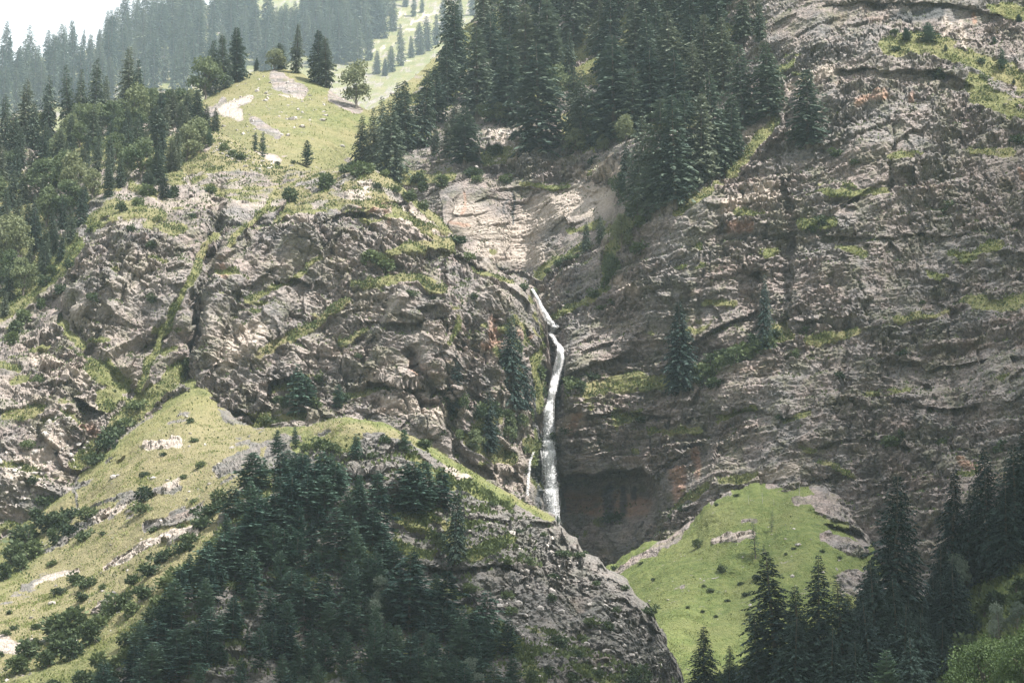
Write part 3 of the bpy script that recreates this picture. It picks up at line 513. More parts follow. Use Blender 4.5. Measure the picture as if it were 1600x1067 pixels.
def conifer(seed, h, R, gap, nb, prof, clump, rise=0.15, droop=0.5, z0=0.06, lump=0.35, hang=0.3, dens=1.0, bare_top=0.0):
    g = np.random.default_rng(seed); q = Quads()
    z = z0 * h; lean = g.normal(0, 0.006, 2)
    side_gain = 1 + 0.18 * np.sin(np.arange(4) * 1.7 + g.uniform(0, 6))
    while z < h * 0.985:
        u = (z - z0 * h) / (h * (1 - z0)); r = R * prof(u)
        r *= 1 + lump * g.uniform(-0.6, 0.5)
        n = max(3, int(round(nb * (0.5 + 0.5 * min(1, r / R * 1.6))))); a0 = g.uniform(0, 6.28)
        for k in range(n):
            if g.random() < 0.07: continue
            a = a0 + 6.283 * k / n + g.normal(0, 0.18)
            L = max(0.35, r * g.uniform(0.62, 1.12) * (1 + 0.12 * math.sin(a * 2 + seed)))
            m = max(2, int(L / (clump * 0.42) * dens)); s_ = (np.arange(m) + g.random(m)) / m; s_ = 0.12 + 0.88 * s_
            up = rise * g.uniform(0.5, 1.5) + 0.5 * max(0, u - 0.75); dr = droop * g.uniform(0.7, 1.3) * (1 - 0.6 * u)
            rad = s_ * L; zz = z + up * rad - dr * rad * s_ ** 1.2 * 0.8
            P = np.stack([np.cos(a) * rad, np.sin(a) * rad, zz], 1) + g.normal(0, 0.08 * clump, (m, 3))
            P[:, 0] += lean[0] * zz; P[:, 1] += lean[1] * zz
            tint0 = np.clip(g.normal(0.42, 0.16), 0, 1)
            for sd in (-1, 1):
                ang = a + sd * g.uniform(0.35, 1.15, m)
                Dv = unit(np.stack([np.cos(ang), np.sin(ang), up - dr * s_ - hang * g.uniform(0, 1.3, m)], 1))
                Sv = unit(np.cross(Dv, np.stack([g.normal(0, 0.45, m), g.normal(0, 0.45, m), np.ones(m)], 1)))
                l = clump * g.uniform(0.7, 1.3, m) * (0.75 + 0.5 * (1 - u)); w = l * g.uniform(0.38, 0.62, m)
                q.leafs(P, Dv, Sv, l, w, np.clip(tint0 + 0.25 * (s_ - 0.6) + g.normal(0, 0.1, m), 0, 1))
        z += gap * g.uniform(0.75, 1.25) * (0.65 + 0.35 * (1 - u))
    zs = np.linspace(-0.04 * h, h, 9)
    P = np.stack([lean[0] * zs, lean[1] * zs, zs], 1); rr = np.maximum(0.03, 0.017 * h * (1 - np.clip(zs / h, 0, 1)) ** 0.8 + 0.02); rr[0] *= 1.3
    return q.mesh('crown'), tubes('trunk', [(P, rr)], 7), h
def broadleaf(seed, h, R, nl=14, leaves=2400, ls=0.75, z0=0.28, flat=0.85):
    g = np.random.default_rng(seed); q = Quads(); paths = []
    P = np.array([[0, 0, -0.04 * h], [0.02 * h, 0, 0.15 * h], [0, 0.02 * h, 0.4 * h], [0.02 * h, 0, 0.72 * h]]); paths.append((P, [0.035 * h, 0.026 * h, 0.018 * h, 0.006 * h]))
    for k in range(nl):
        a = g.uniform(0, 6.28); u = (k + 0.5) / nl; zc = h * (z0 + (0.93 - z0) * u); rr = R * math.sin(math.pi * min(0.97, 0.22 + 0.72 * u)) * g.uniform(0.35, 0.8)
        c = np.array([math.cos(a) * rr, math.sin(a) * rr, zc]); s = R * g.uniform(0.3, 0.48)
        paths.append((np.array([[0, 0, max(0.12 * h, zc - 0.25 * h)], c * 0.5 + np.array([0, 0, zc - 0.12 * h]) * 0.5, c]), [0.012 * h, 0.008 * h, 0.003 * h]))
        n = leaves // nl; d = unit(g.normal(size=(n, 3))); d[:, 2] = np.where(d[:, 2] < -0.4, -d[:, 2], d[:, 2])
        rad = s * (0.62 + 0.42 * g.random(n)) * (1 + 0.25 * np.sin(d[:, 0] * 5 + k) * np.sin(d[:, 1] * 5))
        Pp = c + d * rad[:, None] * np.array([1, 1, flat])
        Dv = unit(d * 0.6 + g.normal(0, 0.6, (n, 3)) + np.array([0, 0, -0.15])); Sv = unit(np.cross(Dv, d + g.normal(0, 0.5, (n, 3))))
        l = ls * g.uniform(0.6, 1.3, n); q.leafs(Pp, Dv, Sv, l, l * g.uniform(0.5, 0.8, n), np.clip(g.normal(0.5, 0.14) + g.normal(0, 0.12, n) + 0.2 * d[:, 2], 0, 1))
    return q.mesh('crown'), tubes('trunk', paths, 6), h
def shrub(seed, h, R, n=420, ls=0.5):
    g = np.random.default_rng(seed); q = Quads()
    nl = 6
    for k in range(nl):
        a = g.uniform(0, 6.28); r = R * g.uniform(0.1, 0.6); c = np.array([math.cos(a) * r, math.sin(a) * r, h * g.uniform(0.2, 0.62)]); s = R * g.uniform(0.32, 0.55); m = n // nl
        d = unit(g.normal(size=(m, 3))); P = c + d * (s * (0.55 + 0.5 * g.random(m)))[:, None] * np.array([1, 1, 0.9 * h / (1.3 * R)]); P[:, 2] = np.maximum(P[:, 2], -0.15 * h)
        Dv = unit(d * 0.7 + g.normal(0, 0.5, (m, 3)) + np.array([0, 0, 0.2])); Sv = unit(np.cross(Dv, g.normal(0, 1, (m, 3))))
        l = ls * g.uniform(0.6, 1.4, m); q.leafs(P, Dv, Sv, l, l * g.uniform(0.4, 0.7, m), np.clip(g.normal(0.45, 0.15) + g.normal(0, 0.12, m), 0, 1))
    paths = [(np.array([[0, 0, -0.25 * h], [g.normal(0, .2) * R, g.normal(0, .2) * R, 0.55 * h]]), [0.06 * h, 0.02 * h]) for _ in range(3)]
    return q.mesh('foliage'), tubes('stem', paths, 5), h
def snag(seed, h, nb=14):
    g = np.random.default_rng(seed); zs = np.linspace(-0.05 * h, h, 7)
    paths = [(np.stack([0.03 * h * np.sin(zs / h * 3), 0 * zs, zs], 1), np.linspace(0.02 * h, 0.004 * h, 7))]
    for k in range(nb):
        a = g.uniform(0, 6.28); z = h * g.uniform(0.25, 0.95); L = h * 0.2 * (1.1 - z / h) * g.uniform(0.5, 1.3)
        paths.append((np.array([[0, 0, z], [math.cos(a) * L * .6, math.sin(a) * L * .6, z + 0.1 * L], [math.cos(a) * L, math.sin(a) * L, z + 0.35 * L]]), [0.008 * h, 0.005 * h, 0.002 * h]))
    return None, tubes('trunk', paths, 5), h

cone = lambda p, k=1.0: (lambda u: min(1.0, (1 - u) * k) ** p * (0.72 + 0.28 * min(1, u * 7)))
PROTO = {}
def proto(key, n, fn): PROTO[key] = [fn(i) for i in range(n)]
proto('fir', 4, lambda i: conifer(100 + i, 30, 6.2, 0.95, 8, cone(0.60, 1.35), 1.25, 0.12, 0.55, lump=0.5))                    # broad, dense
proto('slim', 4, lambda i: conifer(120 + i, 30, 3.4, 0.85, 7, cone(0.62, 1.7), 1.0, 0.05, 0.6, lump=0.55))         # narrow
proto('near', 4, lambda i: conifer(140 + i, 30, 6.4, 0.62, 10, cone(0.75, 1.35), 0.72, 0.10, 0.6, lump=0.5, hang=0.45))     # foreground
proto('cedar', 5, lambda i: conifer(160 + i, 14, 4.0, 0.78, 8, cone(0.62, 1.5), 1.0, 0.12, 0.26, z0=0.12, lump=0.7, hang=0.2, dens=1.5))  # flat tiers
proto('pine', 4, lambda i: conifer(180 + i, 14, 3.3, 0.66, 8, cone(0.66, 1.4), 0.85, 0.38, 0.25, z0=0.08, lump=0.5, hang=-0.15))       # upswept
proto('sparse', 2, lambda i: conifer(195 + i, 12, 2.3, 0.62, 6, cone(0.65, 1.5), 0.42, 0.25, 0.3, z0=0.14, lump=0.6, dens=0.9))
proto('broad', 4, lambda i: broadleaf(200 + i, 12, 5.2))
proto('nearbroad', 1, lambda i: broadleaf(230 + i, 12, 6.5, 34, 17000, 0.34, z0=0.12))
proto('silver', 2, lambda i: broadleaf(240 + i, 8, 3.4, 12, 2600, 0.36, z0=0.2))
proto('bush', 5, lambda i: shrub(260 + i, 2.0, 1.7))
proto('tallbush', 3, lambda i: shrub(270 + i, 3.0, 1.5, 480))
proto('snag', 2, lambda i: snag(280 + i, 12))
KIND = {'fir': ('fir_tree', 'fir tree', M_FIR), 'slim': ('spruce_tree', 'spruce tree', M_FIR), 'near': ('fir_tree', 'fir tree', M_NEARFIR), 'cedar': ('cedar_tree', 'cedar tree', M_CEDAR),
        'pine': ('pine_tree', 'pine tree', M_PINE), 'sparse': ('pine_tree', 'pine tree', M_PINE), 'broad': ('broadleaf_tree', 'broadleaf tree', M_LEAF), 'nearbroad': ('broadleaf_tree', 'broadleaf tree', M_NEARLEAF),
        'silver': ('willow_tree', 'willow tree', M_SILVER), 'bush': ('shrub', 'shrub', M_SHRUB), 'tallbush': ('shrub', 'shrub', M_SHRUB), 'snag': ('dead_tree', 'dead tree', M_DEAD)}
for k, lst in PROTO.items():
    for c, t, h in lst:
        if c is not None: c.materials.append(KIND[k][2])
        t.materials.append(M_DEAD if k == 'snag' else M_BARK)
PLANTS = []                  # (root, stand, kind, px, py)
WOODS = {}
def plant(key, surf, px, py, hpx, wide=1.0, stand=None, label=None, tilt=0.0):
    v = RNG.integers(len(PROTO[key])); crown, trunk, h0 = PROTO[key][v]
    p, d = on(surf, px, py)
    s = hpx * d / FP / 0.98 / h0
    name, cat, _ = KIND[key]
    r = bpy.data.objects.new(name, None); COL.objects.link(r); r.empty_display_size = 0.5
    r.location = (p[0], p[1], p[2] - 0.02 * h0 * s); r.rotation_euler = (RNG.normal(0, 0.035), tilt + RNG.normal(0, 0.035), RNG.uniform(0, 6.28)); r.scale = (s * wide, s * wide, s)
    r['category'] = cat
    if crown is not None: link(crown.name.split('.')[0], crown, None, r)
    link(trunk.name.split('.')[0], trunk, None, r)
    if label: r['label'] = label
    if stand: r['group'] = stand[0]
    PLANTS.append((r, stand, name, px, py, hpx, label, key))
    return r
def scatter(poly, n, mind, avoid=(), tries=60, ymin=None):
    xs = [p[0] for p in poly]; ys = [p[1] for p in poly]; out = list(avoid); res = []
    for _ in range(n * tries):
        if len(res) >= n: break
        x = RNG.uniform(min(xs), max(xs)); y = RNG.uniform(min(ys), max(ys))
        if not in_poly(poly, np.array(x), np.array(y)): continue
        if any((x - a) ** 2 + ((y - b) * 1.25) ** 2 < mind * mind for a, b in out): continue
        out.append((x, y)); res.append((x, y))
    return res

# stands: (group phrase, tail of the label)
S_FAR = ('hazy spruces on the far slope', 'on the hazy far slope')
S_CLEAR = ('trees round the pale clearing', 'around the pale upper clearing')
S_LEFT = ('trees on the wooded left shoulder', 'on the wooded left shoulder')
S_MID = ('firs above the waterfall gully', 'of the forest above the gully')
S_SPUR = ('firs on the spur beside the meadow', 'on the spur right of the meadow')
S_CLIFF = ('trees growing on the cliffs', '')
S_KNOLL = ('cedars and pines on the knoll', 'on the dark wooded knoll')
S_NEAR = ('tall firs on the shaded near slope', '')
S_HILL = ('small trees on the green hill', '')
S_MEADOW = ('trees at the meadow', '')
S_FLANK = ('bushes on the sunny grass flank', 'on the sunny grass flank')
S_BUSH_R = ('bushes on the right cliff', 'on the right cliff')
S_BUSH_L = ('bushes on the left cliff', 'on the left cliff')
S_BUSH_K = ('bushes on the knoll', 'on the shaded knoll')
S_BUSH_H = ('small bushes on the green hill', 'on the green hill')
S_BUSH_N = ('bushes on the near slope', 'on the shaded near slope')

# far slope
FAR = [(-20, 200), (-20, 112), (90, 98), (200, 68), (320, 15), (398, 10), (405, 60), (462, 66), (482, 0), (640, -40), (605, 30), (560, 95), (440, 118), (300, 150), (150, 170)]
crest = [(-15, 112), (12, 110), (28, 108), (44, 116), (58, 112), (72, 103), (86, 101), (98, 104), (112, 98), (128, 93), (141, 92), (152, 86), (167, 78), (176, 76), (190, 70), (204, 66), (218, 57), (236, 48), (246, 40), (262, 34), (278, 28), (296, 20)]
cr_h = [52, 58, 44, 58, 24, 62, 54, 70, 62, 52, 34, 46, 68, 76, 90, 72, 70, 66, 74, 72, 70, 72]
for (x, y), hh in zip(crest, cr_h): plant('slim', 'forest_slope', x, y + 3, hh, RNG.uniform(0.9, 1.3), S_FAR)
for x, y in scatter(FAR, 150, 14.5, crest): plant('slim', 'forest_slope', x, y, RNG.uniform(60, 98), RNG.uniform(0.95, 1.45), S_FAR)
for x, y in scatter([(400, 122), (402, 70), (440, 72), (475, 60), (560, 5), (600, 15), (596, 55), (556, 108), (450, 112)], 34, 13): plant('slim', 'forest_slope', x, y, RNG.uniform(60, 98), RNG.uniform(1.0, 1.5), S_FAR)
for x, y, hh, w in [(587, 118, 40, 1.5), (600, 117, 30, 1.6), (611, 115, 44, 1.5), (628, 103, 70, 1.0), (642, 92, 36, 1.3), (656, 84, 55, 1.4), (668, 80, 58, 1.2), (680, 72, 52, 1.2), (695, 54, 60, 1.2), (716, 42, 48, 1.2), (738, 24, 50, 1.2), (660, 20, 30, 1.1), (646, 26, 40, 1.1), (632, 10, 40, 1.2), (575, 96, 60, 1.2), (560, 100, 76, 1.2), (614, 48, 60, 1.2), (592, 50, 66, 1.2), (602, 62, 56, 1.2)]:
    plant('slim', 'forest_slope', x, y, hh, w, S_CLEAR)
plant('snag', 'forest_slope', 403, 76, 26, 0.8, None, 'pale bare dead trunk among hazy spruces behind the hillock')
plant('snag', 'forest_slope', 54, 110, 56, 0.6, None, 'thin bare dead trunk on the skyline among hazy spruces')
# meadow
M1 = [('slim', 351, 140, 92, 1.25, 'tall dark spruce behind the left end of the hillock'), ('slim', 371, 130, 92, 1.5, 'tall broad dark spruce standing on the left shoulder of the hillock'), ('fir', 328, 150, 92, 0.9, 'dark fir behind the pale broadleaf tree left of the hillock'),
      ('broad', 322, 156, 66, 0.95, 'tall pale broadleaf tree at the left foot of the hillock'), ('broad', 429, 110, 33, 1.3, 'round pale broadleaf tree on top of the grassy hillock'), ('fir', 400, 112, 22, 1.2, 'small dark fir on the hillock crest left of the round tree'),
      ('slim', 440, 106, 44, 1.9, 'grey green fir right behind the round tree on the hillock'), ('slim', 462, 114, 82, 1.1, 'dark slender spruce on the right of the hillock crest'), ('slim', 497, 130, 92, 1.4, 'tall dark spruce at the right end of the hillock'), ('slim', 511, 136, 84, 1.4, 'dark spruce behind its taller twin right of the hillock'),
      ('broad', 499, 130, 34, 1.0, 'small pale broadleaf tree below the tall spruces right of the hillock'), ('broad', 556, 170, 72, 0.85, 'large round broadleaf tree in the dip between hillock and forest'),
      ('pine', 398, 234, 30, 0.8, 'small pine, left of the close pair on the meadow'), ('pine', 411, 252, 46, 0.6, 'taller pine of the close pair on the meadow'), ('pine', 481, 261, 43, 0.95, 'lone spreading pine at the lower edge of the meadow'),
      ('bush', 434, 258, 6, 1, 'tiny dark bush at the lower edge of the meadow'), ('bush', 458, 256, 7, 0.8, 'tiny dark bush beside the lone meadow pine'), ('pine', 327, 230, 30, 0.9, 'small dark pine on the scree ridge left of the meadow')]
for k, x, y, hh, w, lb in M1: plant(k, 'meadow' if x != 327 else 'left_cliff', x, y, hh, w, S_MEADOW, lb)
# left shoulder
L1 = [('fir', 105, 208, 118, 0.62), ('fir', 123, 206, 108, 0.6), ('fir', 148, 198, 108, 0.75), ('fir', 165, 194, 80, 0.7), ('fir', 199, 178, 112, 0.75), ('fir', 212, 180, 92, 0.7), ('fir', 74, 216, 106, 0.6), ('fir', 34, 228, 108, 0.9), ('fir', 50, 230, 84, 0.9), ('fir', 6, 232, 90, 0.8),
      ('fir', 155, 216, 52, 0.9), ('fir', 252, 196, 66, 0.9), ('fir', 293, 196, 54, 1.1), ('fir', 308, 198, 60, 1.1), ('fir', 322, 205, 44, 1.0), ('fir', 335, 200, 40, 1.1), ('fir', 270, 200, 60, 1.0), ('fir', 285, 205, 50, 1.0), ('fir', 255, 215, 55, 1.0), ('fir', 240, 208, 44, 1.2)]
for k, x, y, hh, w in L1: plant(k, 'left_cliff', x, y, hh, w, S_LEFT)
LB = [(128, 180, 52), (150, 182, 48), (175, 182, 50), (192, 188, 40), (225, 172, 50), (240, 178, 46), (215, 196, 34), (265, 176, 40), (285, 172, 44), (300, 170, 50), (135, 205, 34), (75, 195, 40), (60, 200, 34), (125, 225, 38), (35, 196, 36), (85, 248, 34), (15, 262, 34), (150, 238, 30), (110, 218, 44), (95, 232, 36), (230, 158, 36), (280, 150, 36), (250, 150, 34), (180, 216, 36), (200, 262, 34), (190, 276, 30)]
for x, y, hh in LB: plant('broad', 'left_cliff', x, max(y + 8, 186 if x > 180 else 212), hh * 1.05, RNG.uniform(0.8, 1.1), S_LEFT)
LEFT = [(-20, 240), (60, 222), (180, 196), (285, 205), (318, 214), (280, 275), (205, 292), (140, 330), (112, 390), (60, 450), (-20, 520)]
for x, y in scatter(LEFT, 85, 19, [(a[1], a[2]) for a in L1]): plant('broad' if RNG.random() < 0.2 else 'fir', 'left_cliff', x, y, RNG.uniform(46, 74) if y < 330 else RNG.uniform(40, 70), RNG.uniform(0.75, 1.15), S_LEFT)
for x, y, hh, w in [(245, 285, 56, 1.3), (268, 270, 52, 1.3), (232, 300, 40, 1.5), (255, 305, 40, 1.4)]: plant('fir', 'left_cliff', x, y, hh, w, S_LEFT)
# spur beside the meadow
SP = [('fir', 567, 256, 78, 0.9), ('fir', 582, 262, 98, 0.75), ('fir', 611, 280, 134, 0.95), ('fir', 634, 238, 120, 0.9), ('fir', 657, 230, 130, 0.85), ('fir', 622, 222, 100, 0.8), ('fir', 600, 238, 90, 0.75), ('fir', 683, 192, 95, 0.95), ('fir', 700, 164, 110, 0.9), ('fir', 726, 258, 95, 1.5), ('fir', 700, 246, 60, 1.1), ('fir', 680, 242, 46, 1.0), ('fir', 712, 226, 70, 1.1)]
for k, x, y, hh, w in SP: plant(k, 'right_cliff', x, y, hh, w, S_SPUR)
# forest above the gully
MD = [('fir', 746, 184, 145, 0.95), ('fir', 766, 150, 140, 0.9), ('fir', 793, 192, 146, 1.0), ('fir', 844, 244, 184, 1.05), ('fir', 820, 140, 140, 1.0), ('fir', 856, 128, 140, 1.0), ('fir', 901, 212, 110, 0.7), ('fir', 958, 218, 176, 1.05), ('fir', 908, 238, 138, 0.7), ('fir', 932, 226, 90, 0.9), ('fir', 1016, 186, 124, 1.0), ('fir', 985, 212, 120, 0.9),
      ('fir', 1036, 332, 190, 0.8), ('fir', 996, 344, 165, 0.65), ('fir', 1056, 322, 178, 0.8), ('fir', 1016, 338, 150, 0.7), ('fir', 1073, 294, 165, 0.85), ('fir', 1117, 270, 178, 0.8), ('fir', 1095, 286, 150, 0.8), ('fir', 1140, 252, 120, 0.8), ('fir', 1161, 202, 142, 0.8), ('fir', 1130, 150, 130, 0.8), ('fir', 1097, 150, 140, 0.85), ('fir', 1188, 66, 70, 0.7), ('fir', 1160, 60, 90, 0.8), ('fir', 980, 300, 80, 0.7), ('fir', 1060, 200, 130, 0.85), ('fir', 1084, 180, 120, 0.8)]
for k, x, y, hh, w in MD: plant(k, 'right_cliff', x, y, hh, w * 1.18, S_MID)
MIDP = [(720, 170), (700, 110), (760, 40), (780, -25), (1120, -30), (1150, 40), (1150, 130), (1060, 220), (960, 170), (860, 130), (760, 150)]
for x, y in scatter(MIDP, 46, 30, [(a[1], a[2]) for a in MD]): plant('fir', 'right_cliff', x, y, RNG.uniform(80, 155), RNG.uniform(0.75, 1.15), S_MID)
for x, y, hh, w in [(780, 196, 34, 1.2), (900, 245, 40, 1.0), (940, 236, 30, 1.1), (1000, 350, 40, 1.0), (760, 196, 40, 1.1), (870, 160, 60, 0.9), (980, 232, 44, 1.0), (970, 320, 50, 0.9)]: plant('broad', 'right_cliff', x, y, hh, w, S_MID)
# lone trees on the cliffs
CL = [('fir', 'right_cliff', 1202, 186, 130, 1.15, 'tall dark fir at the right edge of the forest above the cliff'), ('fir', 'right_cliff', 1262, 226, 124, 1.3, 'lone broad dark fir on the right cliff beside the forest'),
      ('near', 'right_cliff', 1066, 616, 150, 1.05, 'tall dark fir standing on the ledge right of the waterfall'), ('near', 'right_cliff', 1195, 548, 122, 0.55, 'narrow dark spire of a tree against the right cliff'),
      ('near', 'left_cliff', 710, 650, 104, 0.95, 'slim dark fir below the left cliff, left of the broad one'), ('near', 'left_cliff', 799, 638, 152, 0.9, 'tallest dark fir against the rock just left of the waterfall'), ('near', 'left_cliff', 762, 708, 104, 0.9, 'dark fir low on the slope left of the waterfall'),
      ('near', 'left_cliff', 820, 640, 80, 0.8, 'dark fir tucked between the tallest fir and the waterfall'), ('cedar', 'left_cliff', 467, 652, 82, 0.8, 'dark shaggy cedar on the cliff above the grassy saddle'), ('cedar', 'left_cliff', 480, 640, 50, 1.0, 'small dark cedar right of the shaggy one above the saddle'), ('pine', 'left_cliff', 527, 640, 40, 1.2, 'small bushy pine above the knoll top'),
      ('fir', 'right_cliff', 915, 392, 48, 0.9, 'small fir on the green slope above the stream, left of two'), ('fir', 'right_cliff', 940, 382, 46, 0.9, 'small fir on the green slope above the stream, right of two'), ('broad', 'right_cliff', 975, 402, 60, 0.7, 'dark leafy tree leaning over the gully edge'), ('broad', 'right_cliff', 957, 448, 50, 0.8, 'leafy green bush tree at the foot of the gully edge'),
      ('pine', 'right_cliff', 1451, 70, 34, 1.6, 'larger dark juniper on the grass ledge at upper right'), ('pine', 'right_cliff', 1418, 68, 22, 1.6, 'smaller dark juniper on the grass ledge at upper right'), ('pine', 'right_cliff', 1566, 112, 36, 0.9, 'dark pointed juniper on the grass at the right edge'), ('pine', 'right_cliff', 1477, 82, 11, 1.3, 'very small pointed juniper right of the two on the ledge'),
      ('pine', 'right_cliff', 1553, 66, 14, 1.6, 'small juniper on bare rock near the upper right corner'), ('pine', 'right_cliff', 1592, 34, 14, 1.5, 'small juniper on grass in the upper right corner'), ('bush', 'right_cliff', 1398, 58, 10, 1.0, 'round dark bush left of the ledge junipers'), ('bush', 'right_cliff', 1400, 80, 9, 1.2, 'low dark bush on the left of the upper grass ledge'), ('bush', 'right_cliff', 1533, 102, 12, 0.9, 'round dark bush on the slope left of the pointed juniper'), ('bush', 'right_cliff', 1538, 125, 11, 1.0, 'dark bush on the lower slope left of the pointed juniper'), ('pine', 'right_cliff', 1585, 130, 10, 1.2, 'tiny juniper on the green slope at the right edge'),
      ('bush', 'left_cliff', 300, 588, 20, 0.8, 'dark bush at the foot of the rock chimney'), ('tallbush', 'left_cliff', 575, 408, 24, 1.6, 'large dark shrub on the middle ledge of the left cliff'), ('bush', 'left_cliff', 600, 412, 16, 1.5, 'dark shrub right of the large one on the middle ledge'),
      ('tallbush', 'left_cliff', 505, 294, 32, 1.1, 'bushy shrub just under the left cliff crest'), ('tallbush', 'left_cliff', 452, 316, 26, 1.0, 'dark shrub in the crease under the meadow edge'), ('bush', 'left_cliff', 563, 274, 24, 1.2, 'green shrub on the crest of the left cliff'), ('broad', 'left_cliff', 790, 700, 50, 0.8, 'leafy tree in the thicket left of the lower fall'), ('broad', 'left_cliff', 740, 712, 40, 0.9, 'leafy tree at the bottom of the slope left of the fall'),
      ('bush', 'left_cliff', 642, 462, 12, 1.4, 'dark bush on the grassy middle of the left cliff')]
for k, sf, x, y, hh, w, lb in CL: plant(k, sf, x, y, hh, w, S_CLIFF, lb)
# knoll
KN = [('cedar', 635, 800, 84, 1.15), ('cedar', 668, 792, 74, 1.1), ('cedar', 650, 806, 92, 1.0), ('pine', 630, 713, 36, 1.3), ('cedar', 557, 722, 44, 0.8), ('fir', 709, 880, 132, 0.7), ('cedar', 690, 800, 70, 1.0), ('cedar', 550, 870, 70, 1.1), ('cedar', 638, 986, 128, 1.0), ('pine', 547, 958, 84, 0.9), ('cedar', 719, 1016, 68, 1.2), ('cedar', 758, 1014, 88, 0.95), ('pine', 744, 1066, 72, 1.1), ('pine', 676, 1068, 76, 1.1), ('pine', 582, 1070, 100, 1.0),
      ('cedar', 430, 830, 60, 1.6), ('cedar', 400, 800, 40, 1.6), ('cedar', 385, 850, 50, 1.5), ('cedar', 470, 770, 60, 1.1), ('cedar', 500, 760, 56, 1.2), ('cedar', 520, 790, 64, 1.2), ('cedar', 590, 790, 60, 1.0), ('cedar', 480, 810, 60, 1.2), ('pine', 430, 708, 40, 1.2), ('pine', 462, 700, 34, 0.9), ('pine', 410, 760, 46, 1.2), ('cedar', 600, 880, 60, 1.0)]
for k, x, y, hh, w in KN: plant(k, 'knoll', x, y, hh, w, S_KNOLL)
KP = [(385, 770), (430, 735), (480, 725), (540, 760), (590, 800), (620, 880), (680, 920), (720, 960), (800, 1010), (810, 1110), (150, 1110), (215, 1010), (275, 940), (340, 860)]
kt = SURF['knoll']
for x, y in scatter(KP, 165, 19, [(a[1], a[2]) for a in KN]):
    room = y - float(np.interp(x, kt['xs'], kt['tops'])) - 14
    if x < 520: room = y - 706
    if room > 22: plant('pine' if RNG.random() < 0.35 + 0.25 * (y > 960) else 'cedar', 'knoll', x, y, min(room, RNG.uniform(38, 76)), RNG.uniform(1.0, 1.4), S_KNOLL)
for x, y, hh, w in [(600, 960, 60, 0.9), (585, 985, 44, 1.0), (660, 1020, 40, 1.0), (735, 1075, 46, 1.1)]: plant('silver', 'knoll', x, y, hh, w, S_KNOLL)
plant('pine', 'knoll', 872, 818, 12, 1.6, S_CLIFF, 'small dark pine on the rock lip at the foot of the waterfall')
# near slope
NR = [('near', 1217, 1092, 236, 1.0, 'broad black fir standing left of the near group'), ('near', 1279, 1088, 224, 0.75, 'black fir with a ragged tip, second of the near group'), ('near', 1255, 1100, 190, 0.9, 'dark fir squeezed between the broad fir and the ragged one'), ('near', 1322, 1080, 178, 1.0, 'low wide dark fir left of the tallest near fir'),
      ('near', 1393, 1030, 296, 0.78, 'tallest black fir of the near group, in the middle'), ('near', 1487, 945, 222, 0.66, 'slim pointed black fir right of the tallest one'), ('near', 1546, 905, 212, 0.75, 'black fir beside the right edge, left of two'), ('near', 1590, 880, 190, 0.95, 'black fir cut by the right edge'), ('near', 1572, 900, 150, 0.9, 'lower dark fir between the two at the right edge'),
      ('near', 1424, 1010, 118, 1.0, 'small dark fir just right of the tallest near fir'), ('near', 1462, 995, 104, 1.1, 'small dark fir below the slim pointed fir'), ('near', 1510, 930, 140, 0.9, 'dark fir behind the slim pointed fir'), ('near', 1100, 1120, 145, 0.9, 'dark fir at the bottom edge left of the near group'), ('near', 1140, 1118, 110, 0.8, 'thin dark fir beside the one at the bottom edge'),
      ('near', 1365, 1090, 150, 0.9, 'dark fir in front of the tallest near fir, at its left'), ('near', 1428, 1105, 110, 1.1, 'low dark fir in front of the tallest near fir, at its right'), ('pine', 1385, 1105, 90, 1.0, 'small pale green pine at the bottom below the tallest fir'), ('near', 1185, 1110, 150, 0.8, 'dark fir at the left foot of the broad near fir'), ('near', 1470, 1060, 90, 1.1, 'low dark fir above the leafy crown in the corner'), ('near', 1340, 1110, 110, 1.0, 'low dark fir at the bottom below the wide fir'), ('near', 1300, 1110, 130, 0.9, 'dark fir at the bottom below the ragged fir')]
NR += [('near', 1440, 1075, 120, 1.0, 'dark fir low between the tallest fir and the leafy crown'), ('near', 1408, 1060, 160, 0.9, 'dark fir at the right foot of the tallest near fir'), ('near', 1525, 900, 150, 0.9, 'dark fir left of the two at the right edge'), ('near', 1240, 1115, 150, 1.0, 'low dark fir in front of the broad near fir'), ('near', 1160, 1120, 90, 1.0, 'small dark fir left of the broad near fir'), ('near', 1372, 1060, 190, 0.9, 'dark fir just left of the tallest near fir'), ('near', 1500, 985, 110, 1.0, 'low dark fir below the silvery willow'), ('near', 1612, 840, 170, 1.0, 'dark fir rising at the right edge behind the others')]
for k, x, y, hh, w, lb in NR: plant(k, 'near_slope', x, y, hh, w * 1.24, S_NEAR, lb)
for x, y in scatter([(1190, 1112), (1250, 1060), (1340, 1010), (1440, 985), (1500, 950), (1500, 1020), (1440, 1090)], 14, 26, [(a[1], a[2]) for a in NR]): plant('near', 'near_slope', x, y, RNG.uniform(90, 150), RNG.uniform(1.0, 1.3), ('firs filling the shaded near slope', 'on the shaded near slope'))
for x, y, hh, wd, lb in [(842, 100, 100, 0.7, 'bare grey dead tree standing among the firs above the gully'), (1108, 210, 90, 0.6, 'bare dead tree at the right side of the forest above the gully'), (700, 150, 70, 0.6, 'bare dead tree on the spur near the upper clearing')]: plant('snag', 'right_cliff', x, y, hh, wd, None, lb)
NB = [('silver', 1502, 952, 80, 0.8, 'silvery leafy willow below the slim pointed fir'), ('silver', 1450, 985, 50, 1.0, 'pale willow left of the silvery one'), ('silver', 1558, 1005, 62, 0.8, 'silvery willow above the bright leafy crown'), ('silver', 1590, 985, 44, 1.0, 'grey green willow at the right edge'), ('nearbroad', 1538, 1150, 146, 0.82, 'bright green leafy tree crown in the lower right corner'), ('nearbroad', 1612, 1150, 158, 0.7, 'green leafy crown cut by the lower right corner')]
